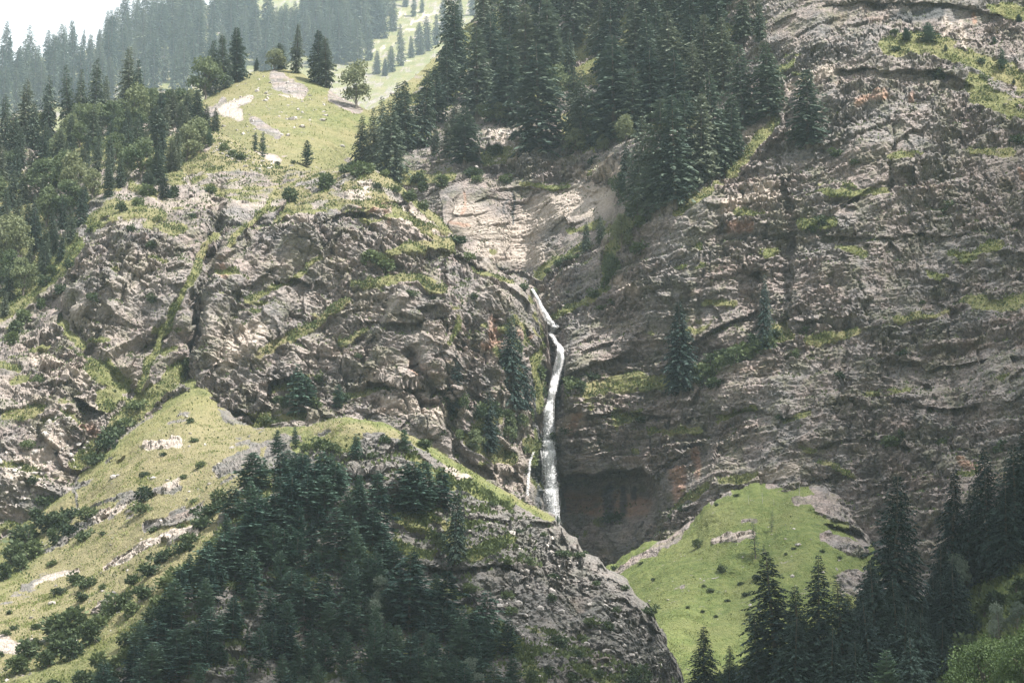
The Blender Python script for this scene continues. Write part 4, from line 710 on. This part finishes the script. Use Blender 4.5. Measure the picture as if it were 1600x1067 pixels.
for k, x, y, hh, w, lb in NB: plant(k, 'near_slope', x, y, hh, w, S_NEAR, lb)
# green hill
HL = [('sparse', 1181, 872, 58, 0.95, 'lone thin pine in the middle of the green hill'), ('bush', 1129, 892, 14, 0.7, 'small round bush left below the lone pine'), ('snag', 1170, 788, 16, 0.8, 'small bare dead tree high on the green hill, leftmost of three'), ('snag', 1191, 784, 18, 0.9, 'bare dead tree high on the green hill, middle of three'), ('snag', 1209, 788, 14, 0.7, 'faint bare dead tree high on the green hill, right of three'), ('snag', 1249, 775, 26, 0.7, 'taller bare sapling at the top of the green hill'), ('sparse', 1194, 860, 12, 1.2, 'tiny sapling right beside the lone pine'), ('snag', 1214, 838, 12, 0.4, 'thin stump standing right of the lone pine'), ('bush', 1090, 855, 15, 0.7, 'dark bush at the left edge of the green hill'), ('sparse', 1206, 830, 34, 0.8, 'faint thin sapling above the lone pine')]
for k, x, y, hh, w, lb in HL: plant(k, 'grassy_hill', x, y, hh, w, S_HILL, lb)
for x, y, hh in [(1110, 925, 9), (1165, 930, 11), (1183, 905, 13), (1157, 913, 8), (1135, 940, 7), (1098, 955, 6), (1240, 857, 6), (1228, 866, 6), (1285, 862, 7), (1312, 872, 6), (1100, 918, 6), (1075, 950, 6), (1118, 965, 7), (1170, 960, 9), (1305, 905, 8), (1020, 905, 8), (1000, 880, 9), (960, 888, 10), (1150, 775, 8), (1120, 790, 8)]:
    plant('bush', 'grassy_hill', x, y, hh * 0.62, RNG.uniform(1.0, 1.7), S_BUSH_H)
# bushes
FL = [(60, 820, 26), (75, 830, 30), (90, 822, 24), (40, 850, 34), (20, 880, 40), (35, 890, 30), (55, 870, 30), (8, 905, 30), (85, 850, 26), (105, 810, 22), (180, 690, 24), (195, 672, 22), (170, 705, 20), (150, 725, 20), (225, 785, 26), (222, 800, 16), (138, 815, 26), (75, 790, 20), (110, 835, 20), (130, 845, 18), (225, 745, 10), (305, 690, 8), (180, 960, 34), (195, 950, 30), (170, 970, 26), (205, 965, 28), (100, 1000, 46), (125, 990, 44), (90, 1020, 40), (140, 1005, 40), (110, 1030, 40), (75, 1040, 30), (40, 1030, 34), (30, 1050, 30), (150, 985, 30), (120, 910, 18), (135, 920, 16), (160, 920, 10), (240, 900, 20), (210, 915, 16), (255, 880, 20), (230, 935, 22), (285, 868, 18), (160, 1050, 34), (190, 1040, 30), (200, 1010, 26), (60, 1010, 12), (130, 940, 14), (95, 930, 12), (20, 985, 8), (12, 1000, 8), (60, 985, 9), (300, 850, 18), (320, 830, 22), (330, 810, 24), (345, 790, 26), (280, 905, 24), (265, 920, 22), (170, 1070, 34), (130, 1075, 30), (220, 1000, 34), (240, 980, 36), (250, 960, 36)]
for x, y, hh in FL: plant('tallbush' if hh > 25 else 'bush', 'knoll', x, y, hh, RNG.uniform(1.0, 1.5), S_FLANK)
for x, y in scatter([(0, 900), (130, 780), (300, 650), (360, 700), (300, 860), (180, 1060), (0, 1080)], 12, 30, [(a[0], a[1]) for a in FL]): plant('bush', 'knoll', x, y, RNG.uniform(5, 11), RNG.uniform(0.9, 1.5), S_FLANK)
BR = [(1100, 590, 26), (1115, 596, 24), (1130, 585, 30), (1150, 575, 28), (1165, 566, 30), (1180, 560, 26), (1110, 570, 20), (1140, 560, 16), (1175, 545, 22), (1205, 545, 24), (1215, 530, 18), (1120, 610, 16), (1095, 605, 20), (925, 590, 14), (890, 615, 22), (905, 612, 18), (895, 600, 16), (985, 380, 24), (1000, 360, 22), (965, 430, 22), (945, 450, 20), (930, 465, 14), (955, 470, 12), (875, 690, 14), (885, 680, 10), (1020, 320, 20), (875, 420, 10), (860, 432, 8), (905, 405, 9), (890, 412, 9), (962, 818, 16), (1250, 215, 14), (1335, 255, 10), (1310, 240, 12), (1310, 590, 10), (1405, 690, 20), (1395, 700, 16), (1470, 690, 14), (1560, 700, 20), (1265, 360, 12), (1280, 350, 14), (1475, 330, 14), (1485, 322, 10), (1590, 225, 14), (1465, 120, 20), (1130, 190, 20), (1000, 660, 8), (1240, 560, 12), (1255, 520, 12), (1440, 470, 7), (1410, 560, 8), (790, 285, 14), (745, 285, 12), (775, 245, 18), (735, 275, 16), (925, 250, 14), (690, 290, 20), (660, 300, 18), (650, 285, 16), (1150, 790, 10), (1070, 800, 12), (1050, 812, 10), (1220, 660, 9), (1000, 400, 16), (940, 480, 10)]
for x, y, hh in BR: plant('bush' if hh < 18 else 'tallbush', 'right_cliff', x, y, hh, RNG.uniform(1.0, 1.6), S_BUSH_R)
BL = [(700, 635, 20), (725, 640, 22), (740, 655, 24), (755, 650, 22), (775, 650, 26), (790, 660, 24), (815, 665, 22), (830, 650, 18), (770, 690, 24), (800, 690, 22), (820, 705, 14), (720, 690, 20), (705, 660, 18), (845, 590, 22), (850, 620, 18), (830, 620, 20), (445, 640, 20), (455, 620, 20), (435, 630, 14), (490, 640, 16), (540, 625, 14), (420, 660, 10), (120, 350, 12), (140, 360, 10), (235, 385, 10), (205, 360, 10), (70, 450, 20), (85, 430, 18), (60, 480, 22), (40, 500, 26), (20, 520, 24), (95, 460, 16), (110, 420, 16), (60, 600, 12), (20, 540, 24), (270, 300, 22), (230, 305, 20), (215, 320, 16), (190, 330, 14), (350, 235, 12), (365, 245, 12), (375, 250, 10), (590, 290, 10), (640, 310, 14), (660, 325, 12), (620, 300, 14), (550, 262, 14), (575, 268, 14), (600, 275, 12), (715, 380, 14), (735, 400, 12), (540, 270, 14), (815, 455, 12), (830, 460, 10), (210, 640, 16), (240, 470, 12), (145, 480, 12), (680, 460, 10), (560, 560, 8), (590, 680, 12), (680, 690, 14), (300, 340, 10), (330, 300, 12), (740, 470, 9), (40, 700, 16), (50, 760, 14), (500, 590, 12), (470, 600, 14), (480, 620, 16)]
for x, y, hh in BL: plant('bush' if hh < 18 else 'tallbush', 'left_cliff', x, y, hh, RNG.uniform(0.9, 1.4), S_BUSH_L)
BK = [(662, 700, 14), (830, 880, 16), (815, 870, 12), (850, 835, 8), (600, 700, 12), (560, 700, 10), (505, 700, 14), (520, 710, 16), (480, 705, 12), (750, 830, 10), (770, 790, 8), (880, 1010, 18), (910, 1000, 14), (920, 980, 14), (960, 960, 10), (950, 985, 14), (1010, 965, 14), (800, 960, 14), (795, 930, 12), (860, 940, 12), (870, 900, 10), (930, 920, 9), (975, 925, 10), (870, 1010, 16), (900, 1030, 12), (860, 1060, 24), (830, 1065, 20), (890, 1068, 22), (1000, 1070, 36), (985, 1075, 24), (930, 1060, 14), (760, 860, 12), (720, 850, 14), (735, 920, 16), (790, 880, 10), (700, 760, 10), (690, 840, 16), (580, 720, 12), (810, 830, 8), (880, 870, 12), (905, 868, 10)]
for x, y, hh in BK: plant('bush' if hh < 18 else 'tallbush', 'knoll', x, y, hh, RNG.uniform(1.0, 1.6), S_BUSH_K)
for x, y, hh in [(1440, 1010, 40), (1480, 1010, 44), (1520, 990, 40), (1540, 960, 30), (1560, 950, 36), (1590, 930, 30), (1510, 1030, 44), (1440, 1060, 44), (1410, 1080, 40), (1575, 1030, 36), (1600, 960, 40), (1590, 1040, 30), (1150, 1080, 30), (1060, 1090, 20), (1480, 960, 30), (1230, 1050, 24), (1350, 1020, 30)]:
    plant('tallbush', 'near_slope', x, y, hh, RNG.uniform(1.0, 1.5), S_BUSH_N)

# say which one each is: by stand, row and order
ORD = 'first second third fourth fifth sixth seventh eighth ninth tenth eleventh twelfth thirteenth fourteenth fifteenth sixteenth seventeenth eighteenth nineteenth twentieth'.split()
def say(noun, stand, size, row, k, n, top):
    place = 'leftmost' if k == 0 else 'rightmost' if k == n - 1 else ORD[k] + ' from left'
    rw = 'lowest row' if row == 0 else 'topmost row' if row == top else ORD[row] + ' row up'
    return f'{size} {noun}, {place} in {rw} {stand}'
groups = {}
for rec in PLANTS:
    if rec[6] is None and rec[1] is not None: groups.setdefault((rec[1], rec[2]), []).append(rec)
NOUN = {'fir_tree': 'fir', 'spruce_tree': 'slender spruce', 'cedar_tree': 'dark cedar', 'pine_tree': 'pine', 'broadleaf_tree': 'leafy tree', 'willow_tree': 'silvery willow', 'shrub': 'bush'}
for (st, nm), lst in groups.items():
    lst.sort(key=lambda r: -r[4]); per = 10; nrow = max(1, math.ceil(len(lst) / per)); hs = sorted(r[5] for r in lst); q1, q2 = hs[len(hs) // 3], hs[(2 * len(hs)) // 3]
    for ri in range(nrow):
        row = sorted(lst[ri * per:(ri + 1) * per], key=lambda r: r[3])
        for k, rec in enumerate(row):
            size = 'short' if rec[5] < q1 else 'tall' if rec[5] > q2 else 'medium'
            rec[0]['label'] = say(NOUN[nm], st[1], size, ri, k, len(row), nrow - 1)
# ------------------------------------------------------------------ the waterfall and its stream
bpy.context.view_layer.update()
DG = bpy.context.evaluated_depsgraph_get()
LAND = {'right_cliff', 'left_cliff'}
def hit(px, py):
    p = at(px, py, 1.0); v = Vector(p - CAM); v.normalize(); o = Vector(CAM); 
    for _ in range(12):
        ok, loc, nrm, _i, ob, _m = scene.ray_cast(DG, o, v)
        if not ok: return None
        if ob.name in LAND: return np.array(loc), np.array(nrm)
        o = loc + v * 0.05
    return None
def water_material():
    t = NT('falling_water'); pos = t.n('ShaderNodeNewGeometry').outputs['Position']
    n = t.noise(t.scale_vec(pos, (2.2, 2.2, 0.22)), 1.0, 5, 0.7)
    d = t.n('ShaderNodeBsdfPrincipled'); d.inputs['Base Color'].default_value = (0.94, 0.95, 0.96, 1); d.inputs['Roughness'].default_value = 0.35
    tl = t.n('ShaderNodeBsdfTranslucent'); tl.inputs[0].default_value = (0.94, 0.95, 0.96, 1)
    m0 = t.n('ShaderNodeMixShader'); m0.inputs[0].default_value = 0.5; t.l(d.outputs[0], m0.inputs[1]); t.l(tl.outputs[0], m0.inputs[2])
    tr = t.n('ShaderNodeBsdfTransparent'); mx = t.n('ShaderNodeMixShader')
    n2 = t.noise(t.scale_vec(pos, (0.9, 0.9, 0.13)), 1.0, 3, 0.6)
    n = t.math('ADD', n, t.math('MULTIPLY', t.math('SUBTRACT', n2, 0.5), 0.8))
    al = t.math('MULTIPLY', t.maprange(n, 0.30, 0.55, 0.25, 1.0), t.attr('solid'), clamp=True)
    t.l(al, mx.inputs[0]); t.l(tr.outputs[0], mx.inputs[1]); t.l(m0.outputs[0], mx.inputs[2]); t.l(mx.outputs[0], t.out.inputs[0])
    return t.m
M_WATER = water_material()
def water(name, path, strands, seed, depth_lead=1.2, free=None, width=0.5, thin=1.0, spray=2500, flake=0.5):
    """path: (px, py, width px) from the top down; strands of water that run side by side"""
    g = np.random.default_rng(seed); P = np.array(path, float); t = np.linspace(0, 1, 90); tp = np.linspace(0, 1, len(P))
    L = np.concatenate([[0], np.cumsum(np.hypot(*np.diff(P[:, :2], axis=0).T))]); L /= L[-1]
    cx = np.interp(t, L, P[:, 0]); cy_ = np.interp(t, L, P[:, 1]); cw = np.interp(t, L, P[:, 2])
    dep = []
    for x, y in zip(cx, cy_):
        hs = [hit(x + o, y) for o in (-4, 0, 4)]; hs = [np.dot(h[0] - CAM, FWD) for h in hs if h is not None]; dep.append(min(hs))
    dep = np.array(dep); dep = np.minimum(dep, np.convolve(np.pad(dep, 4, 'edge'), np.ones(9) / 9, 'valid')) - depth_lead
    if free:                                       # leaves the wall and drops straight
        i0 = int(np.argmax(cy_ > free)); dep[i0:] = np.minimum(dep[i0:], np.minimum.accumulate(dep[i0:]))
    Vs, Fs, Ss, o = [], [], [], 0
    for k in range(strands):
        off = np.clip(g.normal(0, 0.4), -0.9, 0.9); w1, w2 = g.uniform(0, 50, 2)
        t0 = 0 if g.random() < 0.7 else g.uniform(0, 0.6); t1 = 1 if g.random() < 0.6 else g.uniform(0.6, 1.0)
        sel = (t >= t0) & (t <= t1)
        if sel.sum() < 8: continue
        tt = t[sel]; x = cx[sel] + 0.5 * cw[sel] * np.clip(off + 0.28 * noise(tt * 9, 0 * tt + w1, 0 * tt, 3), -1, 1); y = cy_[sel]
        d = dep[sel] + 0.5 * noise(tt * 7, 0 * tt + w2, 0 * tt, 4) + 0.5 * abs(off)
        C = at(x, y, d); w = width * g.uniform(0.45, 1.2) * (0.5 + cw[sel] / cw.max()) * np.minimum(1, np.minimum((tt - t0) * 14 + 0.25, (t1 - tt) * 10 + 0.25))
        A = C + np.outer(w * 0.5, [1, 0, 0]); B = C - np.outer(w * 0.5, [1, 0, 0]); M = C + np.outer(w * 0.35, [0, -1, 0]); K = C + np.outer(w * 0.3, [0, 1, 0])
        n = len(C); Vs.append(np.stack([A, M, B, K], 1).reshape(-1, 3)); i = np.arange(n * 4).reshape(n, 4) + o
        Fs.append(np.stack([i[:-1], np.roll(i[:-1], -1, 1), np.roll(i[1:], -1, 1), i[1:]], -1).reshape(-1, 4)); o += n * 4
        Ss.append(np.repeat(0.6 * thin * g.uniform(0.4, 1.0) * np.clip(1.15 - 0.45 * np.maximum(0, tt - 0.75) * 4 * (free is not None) - 0.35 * abs(off), 0.15, 1), 4))
    # spray: drops and flakes, tilted up and outward so they catch more sun
    n = spray; ts = g.random(n); wob = np.clip(g.normal(0, 0.44, n) + 0.45 * noise(ts * 14, 0 * ts + seed, 0 * ts, 6), -1.7, 1.7) * np.where(g.random(n) < 0.22, 1.0 + 1.3 * ts, 1.0)
    x = np.interp(ts, t, cx) + 0.5 * np.interp(ts, t, cw) * wob; y = np.interp(ts, t, cy_); d = np.interp(ts, t, dep) - np.abs(g.normal(0, 0.5, n))
    C = at(x, y, d); Nf = unit(np.array([0.1, -0.6, 0.75]) + g.normal(0, 0.42, (n, 3))); Dv = unit(np.cross(Nf, g.normal(size=(n, 3)))); Sv = np.cross(Nf, Dv); Ls = flake * g.uniform(0.5, 1.6, n) * (1.1 - 0.4 * np.abs(wob)); Ws = Ls * 0.55
    Vs.append(np.stack([C, C + Dv * Ls[:, None] * .45 + Sv * Ws[:, None] * .5, C + Dv * Ls[:, None], C + Dv * Ls[:, None] * .5 - Sv * Ws[:, None] * .5], 1).reshape(-1, 3))
    Fs.append(np.arange(4 * n).reshape(n, 4) + o); Ss.append(np.repeat(np.clip(1.5 - 1.15 * np.abs(wob), 0.1, 1) * g.uniform(0.5, 1, n), 4))
    me = mesh_from(name, np.concatenate(Vs), np.concatenate(Fs), True); point_attr(me, 'solid', np.concatenate(Ss))
    return link(name, me, M_WATER, None, 'structure')
w = water('waterfall', [(876, 543, 9), (875, 560, 14), (868, 590, 15), (861, 620, 11), (857, 650, 17), (856, 690, 24), (859, 740, 23), (862, 780, 24), (864, 815, 24), (865, 840, 26)], 46, 1, 4.5, free=600, width=0.22, spray=25000, flake=0.36)
w['label'] = 'long white waterfall dropping down the cleft between the two cliffs'
w = water('cascade', [(832, 452, 4), (838, 463, 5), (844, 476, 7), (850, 487, 9), (856, 500, 15), (867, 510, 15), (864, 516, 9), (860, 521, 8), (866, 531, 8), (873, 539, 9), (876, 548, 13)], 30, 2, 1.6, width=0.3, spray=5000, flake=0.34)
w['label'] = 'white stream tumbling in steps above the waterfall'
w = water('trickle', [(834, 706, 3), (828, 720, 4), (826, 745, 4), (824, 775, 4)], 6, 3, 0.6, width=0.22, thin=0.55, spray=500, flake=0.3)
w['label'] = 'thin side trickle left of the lower waterfall'

# ------------------------------------------------------------------ loose stones, grass and low growth nobody could count
def rock_material():
    t = NT('loose_rock'); pos = t.n('ShaderNodeNewGeometry').outputs['Position']
    n = t.noise(pos, 0.9, 5, 0.7)
    b = t.n('ShaderNodeBsdfPrincipled'); t.l(t.ramp(n, [(0.3, (0.14, 0.135, 0.13)), (0.5, (0.30, 0.275, 0.255)), (0.72, (0.47, 0.43, 0.395))]), b.inputs['Base Color']); b.inputs['Roughness'].default_value = 0.92
    t.l(b.outputs[0], t.out.inputs[0]); return t.m
M_ROCK = rock_material()
ico = np.array([[0, 0, 1], [.89, 0, .45], [.28, .85, .45], [-.72, .53, .45], [-.72, -.53, .45], [.28, -.85, .45], [.72, .53, -.45], [-.28, .85, -.45], [-.89, 0, -.45], [-.28, -.85, -.45], [.72, -.53, -.45], [0, 0, -1]])
icf = np.array([[0, 1, 2], [0, 2, 3], [0, 3, 4], [0, 4, 5], [0, 5, 1], [1, 6, 2], [2, 7, 3], [3, 8, 4], [4, 9, 5], [5, 10, 1], [6, 7, 2], [7, 8, 3], [8, 9, 4], [9, 10, 5], [10, 6, 1], [11, 7, 6], [11, 8, 7], [11, 9, 8], [11, 10, 9], [11, 6, 10]])
def stones(spec):
    Vs, Fs, o = [], [], 0
    for surf, poly, n, lo, hi in spec:
        pts = scatter(poly, n, 1.2, (), 8)
        for x, y in pts:
            p, _d = on(surf, x, y); r = lo * (hi / lo) ** (RNG.random() ** 2.2)
            v = ico * (1 + RNG.normal(0, 0.2, (12, 1))) * np.array([1, RNG.uniform(.6, 1.1), RNG.uniform(.5, .9)]) * r
            a = RNG.uniform(0, 6.28); c, s = math.cos(a), math.sin(a); v = v @ np.array([[c, s, 0], [-s, c, 0], [0, 0, 1]])
            Vs.append(v + p); Fs.append(icf + o); o += 12
    return link('rubble', mesh_from('rubble', np.concatenate(Vs), np.concatenate(Fs)), M_ROCK, None, 'stuff')
stones([('knoll', [(0, 900), (130, 780), (300, 620), (345, 680), (400, 700), (330, 800), (180, 1000), (0, 1067)], 170, 0.15, 0.8), ('meadow', [(340, 140), (430, 115), (560, 165), (480, 200), (380, 250), (350, 200)], 160, 0.25, 1.3), ('grassy_hill', [(1000, 920), (1180, 770), (1300, 800), (1360, 900), (1200, 980), (1050, 980)], 50, 0.15, 0.8),
        ('right_cliff', [(765, 195), (800, 200), (860, 262), (740, 275)], 200, 0.2, 0.9), ('left_cliff', [(330, 205), (440, 265), (400, 275), (320, 235)], 160, 0.2, 0.9), ('left_cliff', [(0, 690), (100, 640), (150, 700), (60, 780), (0, 800)], 200, 0.25, 1.2), ('knoll', [(720, 780), (860, 830), (1020, 1000), (1040, 1060), (840, 1060), (760, 940)], 320, 0.15, 0.9), ('grassy_hill', [(1330, 910), (1400, 930), (1440, 1000), (1340, 1000)], 100, 0.2, 0.8)])
def boulder(surf, px, py, wpx, label):
    p, d = on(surf, px, py); r = wpx * d / FP / 2; g = np.random.default_rng(int(px * 7 + py))
    v, f = ico, icf
    m = {}; V = list(map(tuple, v)); NF = []
    for a, b, c in f:
        ids = []
        for e in ((a, b), (b, c), (c, a)):
            k = tuple(sorted(e))
            if k not in m: m[k] = len(V); V.append(tuple((np.array(V[e[0]]) + np.array(V[e[1]])) / 2 * 1.12))
            ids.append(m[k])
        NF += [(a, ids[0], ids[2]), (b, ids[1], ids[0]), (c, ids[2], ids[1]), tuple(ids)]
    V = np.array(V); V = V * (1 + 0.22 * noise(V[:, 0] * 1.3 + px, V[:, 1] * 1.3, V[:, 2] * 1.3)[:, None]) * np.array([1, 0.8, 0.6]) * r + p
    o = link('boulder', mesh_from('boulder', V, np.array(NF)), M_ROCK); o['label'] = label; o['category'] = 'boulder'; o['group'] = 'boulders lying on the grass'
boulder('meadow', 535, 229, 11, 'pale flat boulder on the right of the meadow'); boulder('grassy_hill', 1099, 905, 5, 'small white boulder low on the left of the green hill'); boulder('grassy_hill', 1240, 827, 6, 'pale boulder on the middle crest of the green hill'); boulder('grassy_hill', 1228, 843, 5, 'small pale boulder below the one on the green hill crest')
boulder('knoll', 240, 748, 12, 'pale boulder in the upper grass of the sunny flank'); boulder('knoll', 178, 748, 14, 'grey boulder beside the rock strip on the sunny flank'); boulder('knoll', 82, 945, 16, 'light boulder in the lower grass of the sunny flank'); boulder('meadow', 705 - 90, 128, 10, 'pale boulder in the dip of the upper meadow')
lp, ld = on('grassy_hill', 1117, 902)
lg = link('fallen_log', tubes('fallen_log', [(np.array([[-3.2, 0, 0.25], [0, 0.3, 0.5], [3.0, 0.2, 1.9]]) * 0.35 * 0.8 + lp, [0.16, 0.14, 0.07])], 6), M_DEAD); lg['label'] = 'short pale fallen log lying on the green hill'; lg['category'] = 'log'

def tufts(name, spec, mat, blade, seed):
    """pointed blades standing on the landforms, one object"""
    g = np.random.default_rng(seed); q = Quads()
    for surf, n, thr, size, *poly in spec:
        s = SURF[surf]; pr = np.clip(s['grass'] - thr, 0, 1) * (s['Y'] > -40) * (s['Y'] < 1080) * (s['X'] > -20) * (s['X'] < 1620); 
        gx_, gy_, gz_ = (s['G'][..., i] for i in range(3)); pr = pr * (in_poly(poly[0], s['X'], s['Y']) if poly else 1) * (0.12 + sstep(-0.1, 0.45, noise(gx_ / 5, gy_ / 5, gz_ / 4, seed + 40))); pr = pr.ravel()
        if pr.sum() == 0: continue
        ii = g.choice(len(pr), n, p=pr / pr.sum()); P = s['G'].reshape(-1, 3)[ii] + g.normal(0, 0.15, (n, 3)); Nn = s['base'].reshape(-1, 3)[ii]
        Dv = unit(np.array([0, 0, 0.8]) + 0.5 * Nn + g.normal(0, 0.45, (n, 3))); Sv = unit(np.cross(Dv, g.normal(0, 1, (n, 3))))
        l = size * g.uniform(0.5, 1.5, n); q.leafs(P - Dv * 0.1, Dv, Sv, l, l * blade * g.uniform(0.6, 1.3, n), np.clip(g.normal(0.5, 0.25, n), 0, 1))
    return link(name, q.mesh(name), mat, None, 'stuff')
M_GRASS = leaf_material('grass_blades', (0.075, 0.11, 0.03), (0.22, 0.245, 0.085), 0.3)
M_LOW = leaf_material('low_growth', (0.030, 0.050, 0.020), (0.10, 0.125, 0.045), 0.25)
tufts('grass', [('grassy_hill', 30000, 0.5, 0.32), ('knoll', 40000, 0.45, 0.36), ('meadow', 9000, 0.5, 0.6), ('left_cliff', 18000, 0.4, 0.55), ('right_cliff', 20000, 0.4, 0.55), ('near_slope', 7000, 0.4, 0.45)], M_GRASS, 0.45, 5)
tufts('undergrowth', [('knoll', 2500, 0.0, 0.5), ('knoll', 26000, -0.2, 0.75, [(400, 740), (480, 700), (640, 700), (860, 820), (1060, 1067), (150, 1067), (330, 850)]), ('left_cliff', 42000, -0.12, 0.55), ('right_cliff', 46000, -0.12, 0.55), ('near_slope', 9000, 0.3, 0.9), ('grassy_hill', 200, 0.1, 0.4)], M_LOW, 0.7, 6)


# ------------------------------------------------------------------ air
def haze_box():
    x0, x1, y0, y1, z0, z1 = -2600.0, 2600.0, -60.0, 6500.0, -7.5, 2450.0
    v = np.array([[x, y, z] for z in (z0, z1) for y in (y0, y1) for x in (x0, x1)])
    f = np.array([[0, 2, 3, 1], [4, 5, 7, 6], [0, 1, 5, 4], [2, 6, 7, 3], [0, 4, 6, 2], [1, 3, 7, 5]])
    t = NT('haze'); pv = t.n('ShaderNodeVolumePrincipled')
    pv.inputs['Color'].default_value = (0.71, 0.89, 1.0, 1); pv.inputs['Density'].default_value = HAZE_DENSITY; pv.inputs['Anisotropy'].default_value = 0.15
    t.l(pv.outputs[0], t.out.inputs['Volume'])
    link('haze', mesh_from('haze', v, f), t.m, None, 'stuff')
haze_box()
# clouds drifting over the valley, high above the picture; their shade lies on the knoll, the near slope and part of the right cliff
def cloud(target, rx, ry, rz, dens, seed):
    tgt = np.array(target, float); c = tgt + SUN_DIR * ((2600.0 - tgt[2]) / SUN_DIR[2])
    import bmesh
    bm = bmesh.new(); bmesh.ops.create_icosphere(bm, subdivisions=4, radius=1.0); D = np.array([v.co for v in bm.verts])
    r = 1 + 0.16 * noise(D[:, 0] * 2.2 + seed, D[:, 1] * 2.2, D[:, 2] * 2.2) + 0.08 * noise(D[:, 0] * 6 + seed, D[:, 1] * 6, D[:, 2] * 6)
    for v, q in zip(bm.verts, c + D * r[:, None] * np.array([rx, ry, rz])): v.co = q
    me = bpy.data.meshes.new('cloud'); bm.to_mesh(me); bm.free()
    t = NT('cloud'); pv = t.n('ShaderNodeVolumePrincipled'); pv.inputs['Color'].default_value = (1, 1, 1, 1); pv.inputs['Density'].default_value = dens; pv.inputs['Anisotropy'].default_value = 0.6
    t.l(pv.outputs[0], t.out.inputs['Volume'])
    link('cloud', me, t.m, None, 'stuff')
cloud((40, 400, 45), 128, 96, 45, 0.017, 1)
cloud((138, 585, 90), 92, 165, 40, 0.015, 2)
cloud((78, 358, 40), 88, 54, 40, 0.05, 3)  # extra unseen cloud, added to darken the firs on the near slope
